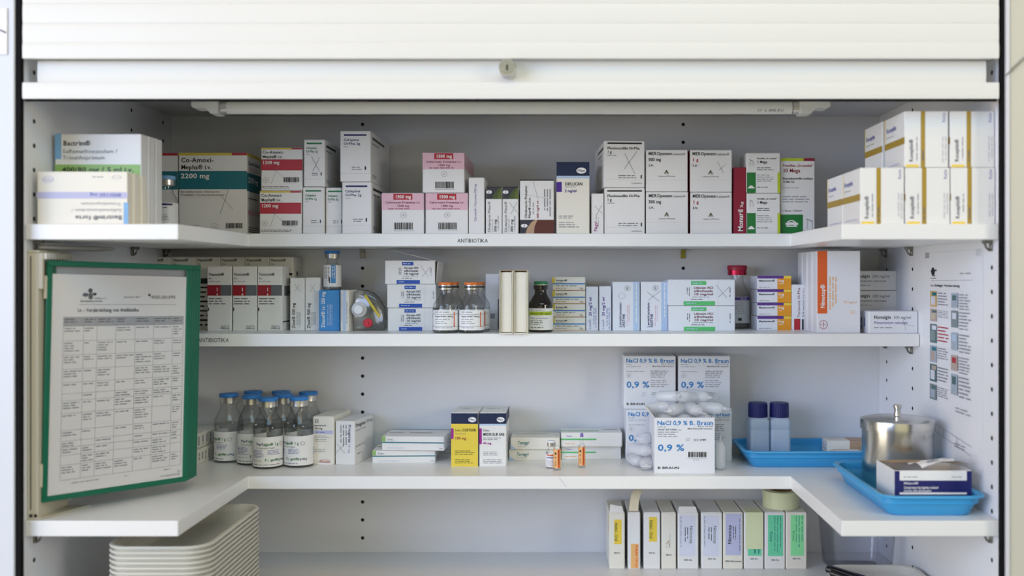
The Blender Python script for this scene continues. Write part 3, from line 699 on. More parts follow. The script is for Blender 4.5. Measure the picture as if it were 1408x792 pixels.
# ------------------------------------------------------------------ middle shelf
def vanc(x0, y0, w_, h_, cut=False):
    X = lambda u: x0 + w_ * u; Y = lambda v: y0 + h_ * v
    def f(p):
        p.b(X(0), Y(.29), X(.55), Y(.455), 'dred'); p.b(X(.55), Y(.29), X(1), Y(.455), 'G')
        p.t(X(.06), Y(.10), X(.70), Y(.145), 'Vancocin®', 'K', 1); p.t(X(.06), Y(.165), X(.2), Y(.20), 'i.v.', 'K', 1); p.l(X(.06), Y(.22), X(.6), Y(.25), 1, 'LG')
        p.t(X(.36), Y(.33), X(.46), Y(.385), '1', 'W', 1); p.t(X(.38), Y(.41), X(.45), Y(.44), 'g', 'W', 1)
        p.l(X(.06), Y(.48), X(.75), Y(.60), 3, 'G'); p.r(X(.02), Y(.64), X(.07), Y(.69), 'K'); p.s(X(.58), Y(.92), X(.92), Y(.92), h_ * .006, 'G'); p.t(X(.56), Y(.925), X(.92), Y(.96), 'Teva 1 g', 'G')
        p.s(X(.55), Y(.96), X(.92), Y(.965), h_ * .006, 'G')
    return f
grp = 'front white cartons with a dark red 1 g band'
nm = ('leftmost', 'middle', 'rightmost')
for k, (a, b) in enumerate(((421, 586), (594, 757), (764, 930))):
    carton('medicine_carton', f'white carton with dark red 1 g band in front row, {nm[k]} of three', 'k1', (a, 179, b, 614), 1.632, .044, MID, vanc(a, 179, b - a, 435), group=grp, rot=-.5 if k == 1 else 0,
           right=lambda p: (p.b(30, 30, 100, 46, 'G'), p.s(8, 86, 100, 86, 2, 'K')))
grp = 'rear row of taller white cartons'
nm = ('leftmost', 'second from left', 'third from left', 'fourth from left', 'fifth from left', 'rightmost')
for k in range(6):
    a = 12 + k * 166.5; b = a + 163
    def f(p, a=a):
        p.t(a + 10, 126, a + 112, 146, 'Vancocin®', 'K', 1); p.t(a + 12, 156, a + 34, 170, 'i.v.', 'K', 1)
        p.b(a, 262, a + 163, 300, 'K'); p.l(a + 8, 310, a + 150, 600, 9, 'K'); p.r(a + 128, 225, a + 155, 242, 'K')
    carton('medicine_carton', f'taller white carton of the rear row behind red-banded cartons, {nm[k]}', 'k1', (a, 116, b, 614), 1.690, .046 if k == 5 else .050, MID, f, group=grp, rot=0,
           m='card_cream', right=(lambda p: p.b(40, 20, 60, 26, 'K')) if k == 5 else None)
def zin(x0):
    return lambda p: (p.t(x0 + 12, 428, x0 + 34, 600, 'Zinat® 500 mg', 'K', 1, 90), p.l(x0 + 42, 490, x0 + 74, 600, 4, 'greytext', 1), p.s(x0 + 30, 300, x0 + 70, 350, 1.5), p.s(x0 + 66, 300, x0 + 34, 352, 1.5))
grp = 'narrow white 500 mg cartons'
carton('medicine_carton', 'narrow white 500 mg carton with upright print, left of the pair', 'k1', (985, 257, 1083, 614), 1.650, .065, MID, zin(985), group=grp)
carton('medicine_carton', 'narrow white 500 mg carton with upright print, right of the pair', 'k1', (1088, 255, 1187, 614), 1.650, .065, MID, zin(1088), group=grp)
_, t = carton('medicine_carton', 'bright blue carton with a vial standing on it', 'k2', (92, 341, 233, 620), 1.640, .055, MID, lambda p: (p.t(108, 352, 132, 598, 'Zinacef® i.v. 250 mg', 'W', 1, 90), p.l(148, 440, 186, 600, 4, 'pale', 1)), m='ink_sky')
vial('glass_vial', 'clear vial with blue cap standing on the bright blue carton', 457, 1.664, t + .0004, .0143, .058, P_VIAL, 'capblue', .0125, .005, .008, (.005, .041),
     lambda p: (p.b(1, 0, 9, 30, 'sky'), p.l(2.5, 2, 7.5, 28, 2, 'W', 1), p.l(-12, 3, -1, 30, 3, 'LG', 1), p.r(-2, 20, 0, 30, 'K')), spin=0)
carton('medicine_carton', 'narrow cream carton next to the blue one, half behind a clear bag', 'k2', (235, 341, 297, 619), 1.630, .080, MID, lambda p: (p.b(255, 345, 275, 615, 'pale'), p.l(240, 360, 252, 600, 1, 'VLG', 1), p.l(278, 420, 290, 600, 1, 'LG', 1)), m='card_cream', rot=-14)
# clear drip bag
bag = thing('infusion_bag', 'clear flat plastic bag with white port, red cap and yellow strip', 'bag', (PX(514, 1.64), YD(1.63), MID + H))
def bagpt(px, py, off): return (PX(px, 1.63) - PX(514, 1.64), off, PZ(py, 1.63) - MID)
outl = [(484, 455), (482, 425), (485, 402), (492, 398), (505, 399), (516, 405), (524, 417), (528, 432), (529, 448), (527, 455)]
mb = MB()
def ring_of(sc_, y): 
    c0, c1 = 506, 428
    return [(lambda q: (q[0], y, max(.0006, q[2])))(bagpt(c0 + (a - c0) * sc_, c1 + (b - c1) * sc_, 0)) for a, b in outl]
mb.loft([ring_of(.80, .000), ring_of(.95, .003), ring_of(1.0, .008), ring_of(.95, .013), ring_of(.8, .016)], 'clear_bag')
obj('bag_film', mb, bag)
def knob(name, px, py, r, m, y0, y1, label=None, r2=None):
    mb = MB(); c = bagpt(px, py, 0); mb.tube([(c[0], y0, c[2]), (c[0], y1 + .001, c[2]), (c[0], y1, c[2])], [r, r, (r2 or r * .85)], m, 24); return obj(name, mb, bag, label=label)
knob('port_flange', 494, 425.5, .0125, 'frosted_plastic', -.0002, -.003); knob('port_cap', 494, 425.5, .0075, 'ink_capwhite', -.003, -.010, 'white screw port')
knob('red_cap', 506.5, 444, .0072, 'ink_capr2', -.0002, -.009, 'small red cap'); knob('red_cap_nib', 506.5, 444, .003, 'ink_capr2', -.009, -.012)
mb = MB(); a, b = bagpt(502, 406, -.0008), bagpt(522, 436, -.0008); mb.tube([a, b], .0022, 'ink_yel', 6); obj('yellow_strip', mb, bag, label='slanting yellow strip')
mb = MB(); mb.tube([bagpt(*q, .0165) for q in ((510, 402), (520, 411), (527, 424), (529, 440))], .0007, 'rubber_grey', 6); obj('welded_edge', mb, bag)

def bich(x0, y0, w_, h_, main, txt, cross):
    X = lambda u: x0 + w_ * u; Y = lambda v: y0 + h_ * v
    def f(p):
        p.b(X(.34), Y(.05), X(.57), Y(.20), main); p.b(X(.23), Y(.83), X(.70), Y(.99), main); p.l(X(.36), Y(.09), X(.55), Y(.17), 1, 'pale'); p.l(X(.27), Y(.87), X(.45), Y(.95), 1, 'pale')
        c = 'dnavy' if main == 'royal' else 'wine'
        for k, s_ in enumerate(txt): p.t(X(.38), Y(.26 + k * .125), X(.67), Y(.35 + k * .125), s_, c, 1)
        p.l(X(.36), Y(.63), X(.68), Y(.70), 1, 'LG'); p.l(X(.34), Y(.72), X(.55), Y(.79), 1, 'G'); p.l(X(.27), Y(.3), X(.33), Y(.65), 2, 'G', 1)
        p.l(X(.90), Y(.3), X(.95), Y(.72), 1, 'LG', 1); p.s(X(.745), Y(.02), X(.745), Y(.98), w_ * .002, 'VLG')
        if cross: p.s(X(.72), Y(.2), X(.88), Y(.72), w_ * .004); p.s(X(.92), Y(.25), X(.75), Y(.68), w_ * .004)
    return f
T1 = ('Atropin HCl', '«Bichsel»', '10 mg/ml')
grp = 'stacked white cartons with royal blue bars'
_, t = carton('medicine_carton', 'white carton with royal blue bars, bottom of three', 'k2', (560, 463, 868, 618), 1.636, .075, MID, bich(560, 463, 335, 155, 'royal', T1, 0), group=grp, rot=.4)
_, t = carton('medicine_carton', 'white carton with royal blue bars, middle of three', 'k2', (555, 302, 890, 457), 1.634, .075, t + GAP, bich(560, 302, 335, 155, 'royal', T1, 0), group=grp)
# open top one: shell with the lid standing up
def shell(w_, dep, h, m, mi, t_=.0009, floor_z=.002, parent=None, part=None):
    mb = MB()
    mb.box(-w_ / 2, w_ / 2, 0, t_, 0, h, m); mb.box(-w_ / 2, w_ / 2, dep - t_, dep, 0, h, m); mb.box(-w_ / 2, -w_ / 2 + t_, t_, dep - t_, 0, h, m); mb.box(w_ / 2 - t_, w_ / 2, t_, dep - t_, 0, h, m)
    mb.box(-w_ / 2 + t_, w_ / 2 - t_, t_, dep - t_, 0, .001, m)
    mb.box(-w_ / 2 + t_, w_ / 2 - t_, t_, dep - t_, floor_z, floor_z + .001, mi)
    return mb
d = 1.634; xa, xb = PX(cx('k2', 543), d), PX(cx('k2', 880), d); w_ = xb - xa; h = PZ(cy('k2', 141), d) - (t + GAP)
ob = obj('medicine_carton', shell(w_, .075, h, 'card', 'kraft', floor_z=h * .6), None, ((xa + xb) / 2, YD(d), t + GAP + H)); tag(ob, 'white carton with royal blue bars and raised lid, top of three', 'box', grp)
f = bich(543, 141, 337, 157, 'royal', T1, 1); p = Pr(lambda X, Y, off: (-w_ / 2 + w_ * (X - 543) / 337, -off, h * (298 - Y) / 157)); f(p); p.done(ob)
def plate(parent, name, q, thick, m):
    q = [Vector(a) for a in q]; n = (q[1] - q[0]).cross(q[3] - q[0]).normalized() * thick
    mb = MB(); mb.add(q + [a + n for a in q], [(0, 1, 2, 3), (7, 6, 5, 4), (0, 4, 5, 1), (1, 5, 6, 2), (2, 6, 7, 3), (3, 7, 4, 0)], m); return obj(name, mb, parent)
plate(ob, 'lid_flap', [(w_ / 2 + .003, .004, h - .001), (w_ / 2 + .003, .072, h - .001), (-w_ / 2 + .012, .072, h + .0165), (-w_ / 2 + .012, .004, h + .0165)], .0007, 'card')
plate(ob, 'side_flap', [(w_ / 2 + .0012, .004, .002), (w_ / 2 + .0012, .07, .002), (w_ / 2 + .0065, .07, h - .001), (w_ / 2 + .0045, .004, h - .001)], .0006, 'card')
plate(ob, 'dust_flap', [(-w_ / 2 + .004, .05, h - .002), (-w_ / 2 + .016, .05, h - .002), (-w_ / 2 + .016, .055, h + .006), (-w_ / 2 + .006, .055, h + .006)], .0006, 'card')

def l_or(p):
    p.b(15.5, 3, 17.5, 27, 'orange')
    for y in (6.5, 25.5): p.s(-26, y, 26, y, .5, 'navy')
    p.l(-17, 1.5, 12, 4.5, 1, 'greytext'); p.t(-17, 8.6, 14, 11, 'Propofol 2% MCT 1000 mg', 'K', 1); p.l(-17, 13, 10, 16, 1, 'LG'); p.l(-17, 17, 8, 22, 2, 'greytext'); p.l(-16, 26.5, 14, 29, 1, 'LG')
grp = 'bottles with orange caps'
for px, dd, lb, sp in ((613, 1.582, 'clear bottle with orange cap, left front of four', 0), (621.5, 1.6235, 'clear bottle with orange cap, left rear of four', 4), (648.5, 1.582, 'clear bottle with orange cap, right front of four', 2), (657, 1.6235, 'clear bottle with orange cap, right rear of four', -8)):
    vial('glass_bottle', lb, px, dd, MID, .0197, .074, P_BOTTLE, 'caporange', .0118, .0042, .0075, (.005, .0365), l_or, group=grp, cat='bottle', spin=sp, liquid=.52)
carton('medicine_carton', 'plain white carton behind the orange-capped bottles', 'k3', (141, 184, 234, 576), 1.668, .06, MID, lambda p: (p.r(172, 462, 204, 496, 'LG'), p.r(223, 360, 231, 570, 'G')), m='card_cool')
def opencart(a, b, lb):
    d = 1.548; xa, xb = PX(cx('k3', a), d), PX(cx('k3', b), d); w_ = xb - xa; h = PZ(cy('k3', 157), d) - MID; dep = .085; t_ = .0013
    mb = MB()
    mb.box(-w_ / 2, -w_ / 2 + t_, 0, dep, 0, h, 'card_cream'); mb.box(w_ / 2 - t_, w_ / 2, 0, dep, 0, h, 'card_cream'); mb.box(-w_ / 2 + t_, w_ / 2 - t_, 0, dep, 0, t_, 'card_cream'); mb.box(-w_ / 2 + t_, w_ / 2 - t_, 0, dep, h - t_, h, 'card_cream')
    mb.box(-w_ / 2 + t_, w_ / 2 - t_, dep - t_, dep, t_, h - t_, 'card_cream')
    o = obj('medicine_carton', mb, None, ((xa + xb) / 2, YD(d), MID + H)); tag(o, lb, 'box', 'open-ended white cartons')
    mb = MB(); mb.box(-w_ / 2 + t_ + .0006, w_ / 2 - t_ - .0006, .004, .006, t_ + .001, h - t_ - .002, 'card_inside', .0005); obj('inner_leaf', mb, o)
    for xx in (-w_ / 2 + .0001, w_ / 2 - t_ - .0001):
        mb = MB(); mb.box(xx, xx + t_, -.0003, .0001, .0005, h - .0005, 'tape_cream'); obj('cut_edge', mb, o)
    mb = MB(); mb.box(-w_ / 2 + .0005, w_ / 2 - .0005, -.0003, .0001, h - t_ - .0003, h, 'kraft'); obj('cut_edge', mb, o)
opencart(236, 327, 'cream open-ended carton at the shelf edge, left of the pair'); opencart(333, 430, 'cream open-ended carton at the shelf edge, right of the pair')
vial('glass_bottle', 'dark brown bottle with green cap and yellow-striped label', 743.5, 1.606, MID, .0197, .075, P_BOTTLE, 'capgreen', .0112, .0052, .0062, (.004, .0385),
     lambda p: (p.b(-22, 5, 22, 11, 'lime'), p.t(-18, 6.5, 17, 9.5, 'Albumin 250 mg/ml', 'olive', 1), p.l(-18, 1, 15, 4, 1, 'LG'), p.t(-18, 14, 12, 16.5, 'Solution pour perfusion', 'K'), p.l(-18, 18, 6, 27, 3, 'greytext'), p.l(-18, 29, 14, 32, 1, 'G')), glass='amber_glass', cat='bottle')
grp = 'stack of flat cartons with blue lines'
base = MID; nm = ('lowest', 'second from below', 'second from above', 'topmost')
for k, (y0, y1) in enumerate(((484, 575), (392, 481), (300, 390), (205, 298))):
    def f(p, y0=y0, y1=y1):
        h_ = y1 - y0; p.b(600, y0 + 2, 618, y0 + h_ * .5, 'yel'); p.b(604, y0 + h_ * .46, 826, y0 + h_ * .56, 'blue'); p.t(626, y0 + h_ * .18, 706, y0 + h_ * .32, 'Beriplex MR', 'K', 1)
        p.l(624, y0 + h_ * .58, 815, y0 + h_ * .74, 1, 'greytext'); p.l(624, y0 + h_ * .78, 700, y0 + h_ * .9, 1, 'LG'); p.t(790, y0 + h_ * .78, 812, y0 + h_ * .9, '50g', 'K'); p.l(626, y0 + h_ * .36, 690, y0 + h_ * .45, 1, 'LG')
        p.s(604, y1 - 2, 826, y1 - 2, 3, 'peach')
    _, base = carton('medicine_carton', f'flat white carton with blue line and yellow corner, {nm[k]} of four', 'k3', (604 - (3 if k == 3 else 0), y0, 829 - k % 2, y1), 1.650, .07, base, f, group=grp, rot=(.3, -.3, .2, 0)[k], m='card_cream')
    base += GAP
def lasix(x0): return lambda p: (p.t(x0 + 18, 345, x0 + 38, 476, '20 mg/2 ml', 'violet', 1, 90), p.t(x0 + 18, 500, x0 + 34, 566, 'Lasix®', 'periw', 0, 90), p.l(x0 + 48, 420, x0 + 74, 570, 2, 'periw', 1))
grp = 'narrow white 20 mg/2 ml cartons'
carton('medicine_carton', 'narrow white 20 mg/2 ml carton, left one', 'k3', (834, 272, 917, 576), 1.650, .06, MID, lasix(834), group=grp, m='card_cool')
carton('medicine_carton', 'narrow white 20 mg/2 ml carton, right one', 'k3', (925, 269, 1008, 576), 1.650, .06, MID, lasix(925), group=grp, m='card_cool')
def leve(x0, cross):
    def f(p):
        p.b(x0 + 142, 239, x0 + 184, 575, 'pale'); p.t(x0 + 42, 382, x0 + 60, 554, 'Levetiracetam', 'navy', 1, 90); p.t(x0 + 66, 460, x0 + 84, 554, 'DESITIN®', 'navy', 1, 90)
        p.l(x0 + 94, 400, x0 + 120, 554, 2, 'pink', 1); p.o(x0 + 102, 282, 20, 18, 'G', .1); p.t(x0 + 95, 275, x0 + 109, 290, 'B', 'G', 1); p.l(x0 + 156, 250, x0 + 172, 560, 1, 'W', 1)
        if cross: p.s(x0 + 45, 310, x0 + 130, 375, 2); p.s(x0 + 138, 300, x0 + 52, 365, 2)
        else: p.o(x0 + 62, 335, 26, 22, 'VLG', .12)
    return f
grp = 'white cartons with pale blue right stripe'
carton('medicine_carton', 'white carton with pale blue right stripe, left of the pair', 'k3', (1018, 239, 1205, 576), 1.645, .06, MID, leve(1018, 0), group=grp, m='card_cool')
carton('medicine_carton', 'white carton with pale blue right stripe and pencil cross', 'k3', (1212, 238, 1393, 576), 1.645, .06, MID, leve(1212, 1), group=grp, m='card_cool')
T2 = ('Lidocain HCl', '«Bichsel»', '10 mg/ml')
grp = 'stacked white cartons with bright green bars'
_, t = carton('medicine_carton', 'white carton with bright green bars, lower of two', 'k4', (208, 426, 690, 608), 1.632, .08, MID, bich(208, 426, 482, 182, 'lgreen', T2, 0), group=grp, m='card_cool', rot=-.3)
_, t = carton('medicine_carton', 'white carton with bright green bars and pencil cross, upper of two', 'k4', (205, 236, 690, 421), 1.632, .08, t + GAP, bich(205, 236, 485, 185, 'lgreen', T2, 1), group=grp, m='card_cool', flap='top')
vial('glass_bottle', 'clear bottle with dark red cap behind the green-barred cartons', 1013.5, 1.716, MID, .0214, .098, P_BOTTLE, 'capred', .0168, .0085, .0085, (.010, .055),
     lambda p: (p.b(-24, 1, 24, 6, 'violet'), p.t(2, 2, 14, 5, '500 ml 20%', 'W'), p.l(-18, 9, 16, 30, 6, 'LG'), p.r(-2, 36, 4, 41, 'K')), cat='bottle', glass='clear_glass', labm='ink_VLG', liquid=.6, crimp_m='red_metal')
grp = 'stack of small cartons with orange ends'
base = MID; nm = ('lowest', 'second from below', 'second from above', 'topmost')
for k, (y0, y1) in enumerate(((501, 592), (404, 498), (307, 401), (208, 303))):
    def f(p, y0=y0, y1=y1):
        h_ = y1 - y0; p.b(998, y0, 1098, y1, 'amber'); p.b(1044, y0, 1098, y0 + h_ * .18, 'ylab'); p.b(852, y0, 1044, y0 + h_ * .19, 'purp')
        p.t(864, y0 + h_ * .28, 978, y0 + h_ * .42, 'Mephameson®', 'K', 1); p.l(864, y0 + h_ * .80, 960, y0 + h_ * .92, 1, 'LG'); p.t(1004, y0 + h_ * .26, 1046, y0 + h_ * .46, '4 mg', 'W', 1); p.l(1010, y0 + h_ * .52, 1044, y0 + h_ * .64, 1, 'W')
    _, base = carton('medicine_carton', f'small carton with orange end and purple strip, {nm[k]} of four', 'k4', (851 + (k % 2), y0, 1098 - k % 2, y1), 1.655, .06, base, f, group=grp, m='card_cool', rot=(.4, -.3, 0, .5)[k])
    base += GAP
carton('medicine_carton', 'narrow white carton with dark red block at its foot', 'k4', (1101, 271, 1236, 593), 1.655, .06, MID, lambda p: (p.b(1119, 512, 1164, 590, 'red'), p.b(1176, 514, 1188, 590, 'K'), p.t(1142, 294, 1162, 502, 'Torexone OrPha', 'wine', 0, 90), p.t(1178, 290, 1192, 500, '0,4 mg/ml i.m./i.v.', 'K', 0, 90), p.l(1202, 400, 1212, 500, 1, 'LG', 1)), m='card_cool')
def f_nim(p):
    p.b(174, 99, 227, 440, 'orange'); p.t(190, 282, 214, 410, 'Nimotop®', 'W', 1, 90); p.l(234, 240, 282, 440, 3, 'peach', 1); p.t(316, 370, 388, 384, '0,2 mg/ml', 'peach'); p.l(352, 420, 390, 442, 2, 'peach')
    p.o(207, 500, 22, 24, 'seal', .1); p.s(192, 500, 222, 500, 2, 'seal'); p.s(207, 484, 207, 516, 2, 'seal')
for k, nm in enumerate(('front', 'second', 'third', 'rear')):
    carton('medicine_carton', f'tall white carton with orange stripe, {nm} of the row of four', 'k5', (173, 99, 408, 546), 1.574 + k * .0305, .030, MID, f_nim if k == 0 else None, ref=1.574, dx=-.0006 * k, group='row of tall cartons with an orange stripe', m='card_cool',
           left=lambda p: p.s(50, 3, 50, 97, 2, 'VLG'))
def nov(x0, y0, x1, y1, side=0):
    X = lambda u: x0 + (x1 - x0) * u; Y = lambda v: y0 + (y1 - y0) * v
    return lambda p: (p.t(X(.10), Y(.18), X(.45), Y(.34), 'Novalgin', 'K', 1), p.t(X(.50), Y(.20), X(.86), Y(.34), '500 mg/ml', 'G'), p.t(X(.10), Y(.44), X(.79), Y(.57), 'Metamizolum natricum', 'violet' if side else 'G'), p.l(X(.10), Y(.68), X(.6), Y(.80), 1, 'LG'),
                      p.s(X(.68), Y(.25), X(.76), Y(.85), 1.2) if side else None, p.s(X(.6), Y(.55), X(.92), Y(.66), 1) if side else None)
grp = 'flat white 500 mg/ml cartons'
carton('medicine_carton', 'flat white 500 mg/ml carton lying in front, right end of shelf', 'k5', (455, 428, 721, 543), 1.562, .075, MID, nov(455, 428, 721, 543, 1), rot=.0, group=grp, m='card_cool', left=lambda p: p.l(40, 30, 80, 90, 2, 'periw', 1), flap='front')
b0 = MID
_, b0 = carton('medicine_carton', 'flat white 500 mg/ml carton at the back, lowest of three, mostly hidden', 'k5', (340, 430, 605, 543), 1.664, .075, b0, nov(340, 430, 605, 543), group=grp, h=.0325)
_, b0 = carton('medicine_carton', 'flat white 500 mg/ml carton at the back, middle of three', 'k5', (340, 304, 606, 410), 1.664, .075, b0 + GAP, nov(340, 304, 606, 410), group=grp, h=.0325)
_, b0 = carton('medicine_carton', 'flat white 500 mg/ml carton at the back, topmost of three', 'k5', (338, 194, 605, 300), 1.664, .075, b0 + GAP, nov(340, 194, 605, 300), group=grp, h=.0325)

# ------------------------------------------------------------------ lower shelf
def l_perf(off):
    def f(p):
        for o in (off, off - 78):
            p.t(o - 17, 9, o - 5, 13.6, 'Perf', 'navy', 1); p.t(o - 4.4, 9, o + 11, 13.6, 'algan®', 'green', 1); p.t(o + 13, 9, o + 20, 13.6, '1 g', 'green', 1); p.t(o - 17, 16, o + 14, 18.6, 'Paracetamolum 10 mg/ml', 'G')
            p.l(o - 26, 20.5, o - 3, 34, 6, 'periw'); p.l(o + 2, 20.5, o + 24, 29, 4, 'periw'); p.t(o - 2, 36, o + 21, 40, 'algan® 1 g', 'green', 1, 180); p.t(o + 22, 36, o + 33, 40, 'Perf', 'navy', 1, 180)
            p.l(o - 26, 37, o - 6, 39.5, 1, 'LG'); p.l(o - 24, 43, o + 30, 46, 1, 'greytext'); p.o(o + 26, 12, 3.4, 3, 'G', .15)
    return f
BOT_POS = dict(C=(-.4814, 1.6336), D=(-.4338, 1.645), B=(-.518, 1.6654), A=(-.5637, 1.6873), H=(-.4694, 1.6805), G=(-.4363, 1.716), F=(-.4861, 1.726), E=(-.5346, 1.726))
BL = dict(C='front bottle of the blue-capped cluster', D='right front bottle of the blue-capped cluster', B='second bottle from left, front edge of the blue-capped cluster', A='leftmost bottle of the blue-capped cluster',
          H='middle bottle behind the front one in the blue-capped cluster', G='right rear bottle of the blue-capped cluster', F='rear bottle, cap showing between others, blue-capped cluster', E='left rear bottle, cap only showing, blue-capped cluster')
OFF = dict(C=4, D=-14, B=6, A=-17, H=0, G=10, F=0, E=0)
for k, (x, d) in BOT_POS.items():
    vial('infusion_bottle', BL[k], 772 + x * F / d, d, LOW, .0238, .106, [(.15, .012), (.86, 0), (.98, .01), (1, .03), (1, .62), (.985, .645), (.9, .70), (.62, .83), (.56, .86), (.56, .92), (.62, .925), (.62, 1)], 'capblue', .0156, .0058, .0092, (.004, .052), l_perf(OFF[k]), group='clear bottles with blue caps', cat='bottle', liquid=.60)
grp = 'flat cartons behind the green display'
_, t = carton('medicine_carton', 'flat cream carton beside the green display, lower of two', 'p', (205, 606, 270, 640), 1.635, .10, LOW, None, m='card_cream', h=.0255, right=lambda p: (p.l(6, 20, 60, 90, 4, 'LG', 1), p.s(3, 90, 97, 90, 2, 'greytext')), group=grp, rot=-2)
carton('medicine_carton', 'flat cream carton beside the green display, upper of two', 'p', (203, 576, 269, 606), 1.640, .10, t + GAP, None, m='card_cream', h=.0255, right=lambda p: (p.l(6, 20, 70, 90, 4, 'LG', 1), p.s(3, 92, 97, 92, 2, 'greytext')), group=grp, rot=-3)
def f_pant(p):
    p.t(806, 280, 818, 306, 'Pt', 'dnavy', 1, 90); p.l(820, 280, 832, 306, 2, 'navy', 1); p.t(802, 316, 884, 327, 'pantoprazol', 'K', 1); p.t(804, 336, 858, 348, '40 mg', 'K', 1); p.b(802, 356, 932, 380, 'lav2'); p.l(808, 362, 900, 374, 1, 'periw')
    p.l(806, 388, 910, 408, 2, 'LG'); p.l(806, 412, 905, 436, 2, 'LG'); p.l(806, 482, 900, 506, 2, 'LG'); p.o(875, 568, 38, 14, 'seal', .15); p.t(848, 562, 902, 575, 'Takeda', 'seal', 1)
    p.r(830, 577, 920, 589, 'W')
carton('medicine_carton', 'upright cream carton with red oval emblem next to the bottles', 'm1', (791, 262, 936, 590), 1.651, .088, LOW, f_pant, rot=-6.0, m='card_cream', flap='top')
def f_prog(p):
    p.t(1036, 316, 1056, 438, 'Priogtras', 'navy', 1, -90); p.t(1036, 446, 1050, 508, '10 mg', 'periw', 0, -90); p.l(974, 318, 1030, 480, 3, 'greytext', 1); p.s(955, 450, 1012, 512, 2); p.s(1008, 450, 950, 508, 2)
carton('medicine_carton', 'white carton with upright navy print and pencil cross', 'm1', (945, 292, 1081, 589), 1.651, .088, LOW, f_prog, rot=-9, right=lambda p: (p.t(4, 6, 55, 15, 'Priogtras', 'K', 1), p.t(60, 6, 95, 14, '10 mg', 'G'), p.l(4, 20, 70, 26, 1, 'LG'), p.l(4, 56, 60, 62, 1, 'LG'), p.l(10, 74, 45, 80, 1, 'LG')))
def f_bux(x0, y0, x1, y1, notch):
    X = lambda u: x0 + (x1 - x0) * u; Y = lambda v: y0 + (y1 - y0) * v
    return lambda p: (p.b(X(0), Y(.40), X(1), Y(.48), 'tealine'), p.b(X(0), Y(0), X(.06), Y(.38), 'ggreen'), p.t(X(.09), Y(.14), X(.18), Y(.26), 'Buscopan', 'G'), p.l(X(.09), Y(.28), X(.22), Y(.36), 1, 'LG'), p.l(X(.09), Y(.76), X(.45), Y(.88), 1, 'VLG'), p.t(X(.92), Y(.78), X(.98), Y(.88), '10x', 'G'))
grp = 'flat cartons with teal lines'
tp = lambda p: (p.b(0, 4, 100, 9, 'tealine'), p.l(4, 40, 95, 60, 1, 'LG'))
_, t = carton('medicine_carton', 'flat white carton with teal line, lower of two', 'm2', (115, 466, 564, 549), 1.665, .075, LOW, f_bux(115, 466, 564, 549, 0), rot=2, group=grp, top=tp)
_, t = carton('medicine_carton', 'flat white carton with teal line and finger notch, upper of two', 'm2', (180, 366, 630, 460), 1.660, .08, t + GAP, f_bux(180, 366, 630, 460, 1), rot=-3, group=grp, top=tp)
def solu(x0, yellow):
    def f(p):
        if yellow: p.b(x0, 276, x0 + 192, 582, 'yellowbox')
        p.b(x0, 199, x0 + 192, 276, 'dnavy'); p.b(x0, 276, x0 + 192, 288, 'pale' if not yellow else 'ylab'); p.b(x0, 308, x0 + 18, 384 if yellow else 422, 'mag'); p.oval(x0 + 152, 245, 28, 18)
        if yellow: p.t(x0 + 28, 312, x0 + 76, 330, 'Solu-', 'K'); p.t(x0 + 80, 310, x0 + 178, 330, 'CORTEF®', 'K', 1); p.l(x0 + 28, 340, x0 + 130, 356, 1, 'tan'); p.t(x0 + 28, 368, x0 + 108, 388, '100 mg', 'crim', 1); p.l(x0 + 28, 464, x0 + 170, 500, 3, 'olive'); p.l(x0 + 28, 526, x0 + 170, 562, 3, 'olive')
        else: p.t(x0 + 26, 312, x0 + 76, 330, 'Solu-', 'K'); p.t(x0 + 26, 340, x0 + 180, 360, 'MEDROL® SAB', 'K', 1); p.l(x0 + 26, 370, x0 + 170, 396, 2, 'greytext'); p.t(x0 + 26, 406, x0 + 86, 422, '40 mg', 'mag', 1); p.l(x0 + 26, 472, x0 + 170, 506, 3, 'LG'); p.l(x0 + 26, 526, x0 + 170, 564, 3, 'LG')
    return f
r_s = lambda p: (p.b(0, 0, 100, 20, 'dnavy'), p.l(10, 40, 90, 90, 5, 'LG'))
carton('medicine_carton', 'upright yellow carton with dark blue top', 'm2', (679, 198, 871, 582), 1.636, .09, LOW, solu(679, 1), rot=-1.5, top=lambda p: p.l(30, 30, 80, 45, 1, 'LG'), flap='top')
carton('medicine_carton', 'upright white carton with dark blue top and magenta mark', 'm2', (882, 198, 1075, 582), 1.636, .09, LOW, solu(882, 0), rot=.0, top=lambda p: p.l(20, 30, 80, 45, 1, 'LG'), right=r_s, flap='top')
def tav(x0, y0, x1, y1):
    X = lambda u: x0 + (x1 - x0) * u; Y = lambda v: y0 + (y1 - y0) * v
    return lambda p: (p.poly([(X(.0), Y(.98)), (X(.0), Y(.6)), (X(.12), Y(.98))], 'pale'), p.t(X(.15), Y(.28), X(.38), Y(.56), 'Tavegyl', 'tealine', 1), p.l(X(.15), Y(.68), X(.4), Y(.84), 1, 'VLG'))
grp = 'flat cream cartons with teal corner'
_, t = carton('medicine_carton', 'flat cream carton with teal lettering, lower of two', 'm3', (79, 546, 358, 604), 1.690, .055, LOW, tav(79, 546, 358, 604), m='card_cream', group=grp)
carton('medicine_carton', 'flat cream carton with teal lettering, upper of two', 'm3', (87, 482, 355, 543), 1.685, .058, t + GAP, tav(87, 482, 355, 543), m='card_cream', rot=-1, group=grp, top=lambda p: p.l(5, 20, 90, 40, 1, 'VLG'))
def grl(x0, y0, x1, y1):
    X = lambda u: x0 + (x1 - x0) * u; Y = lambda v: y0 + (y1 - y0) * v
    return lambda p: (p.b(X(0), Y(.42), X(.58), Y(.53), 'lgreen'), p.t(X(.08), Y(.16), X(.18), Y(.30), 'Temesta', 'periw'), p.l(X(.06), Y(.70), X(.3), Y(.86), 1, 'peach'))
grp = 'flat white cartons with a green line'
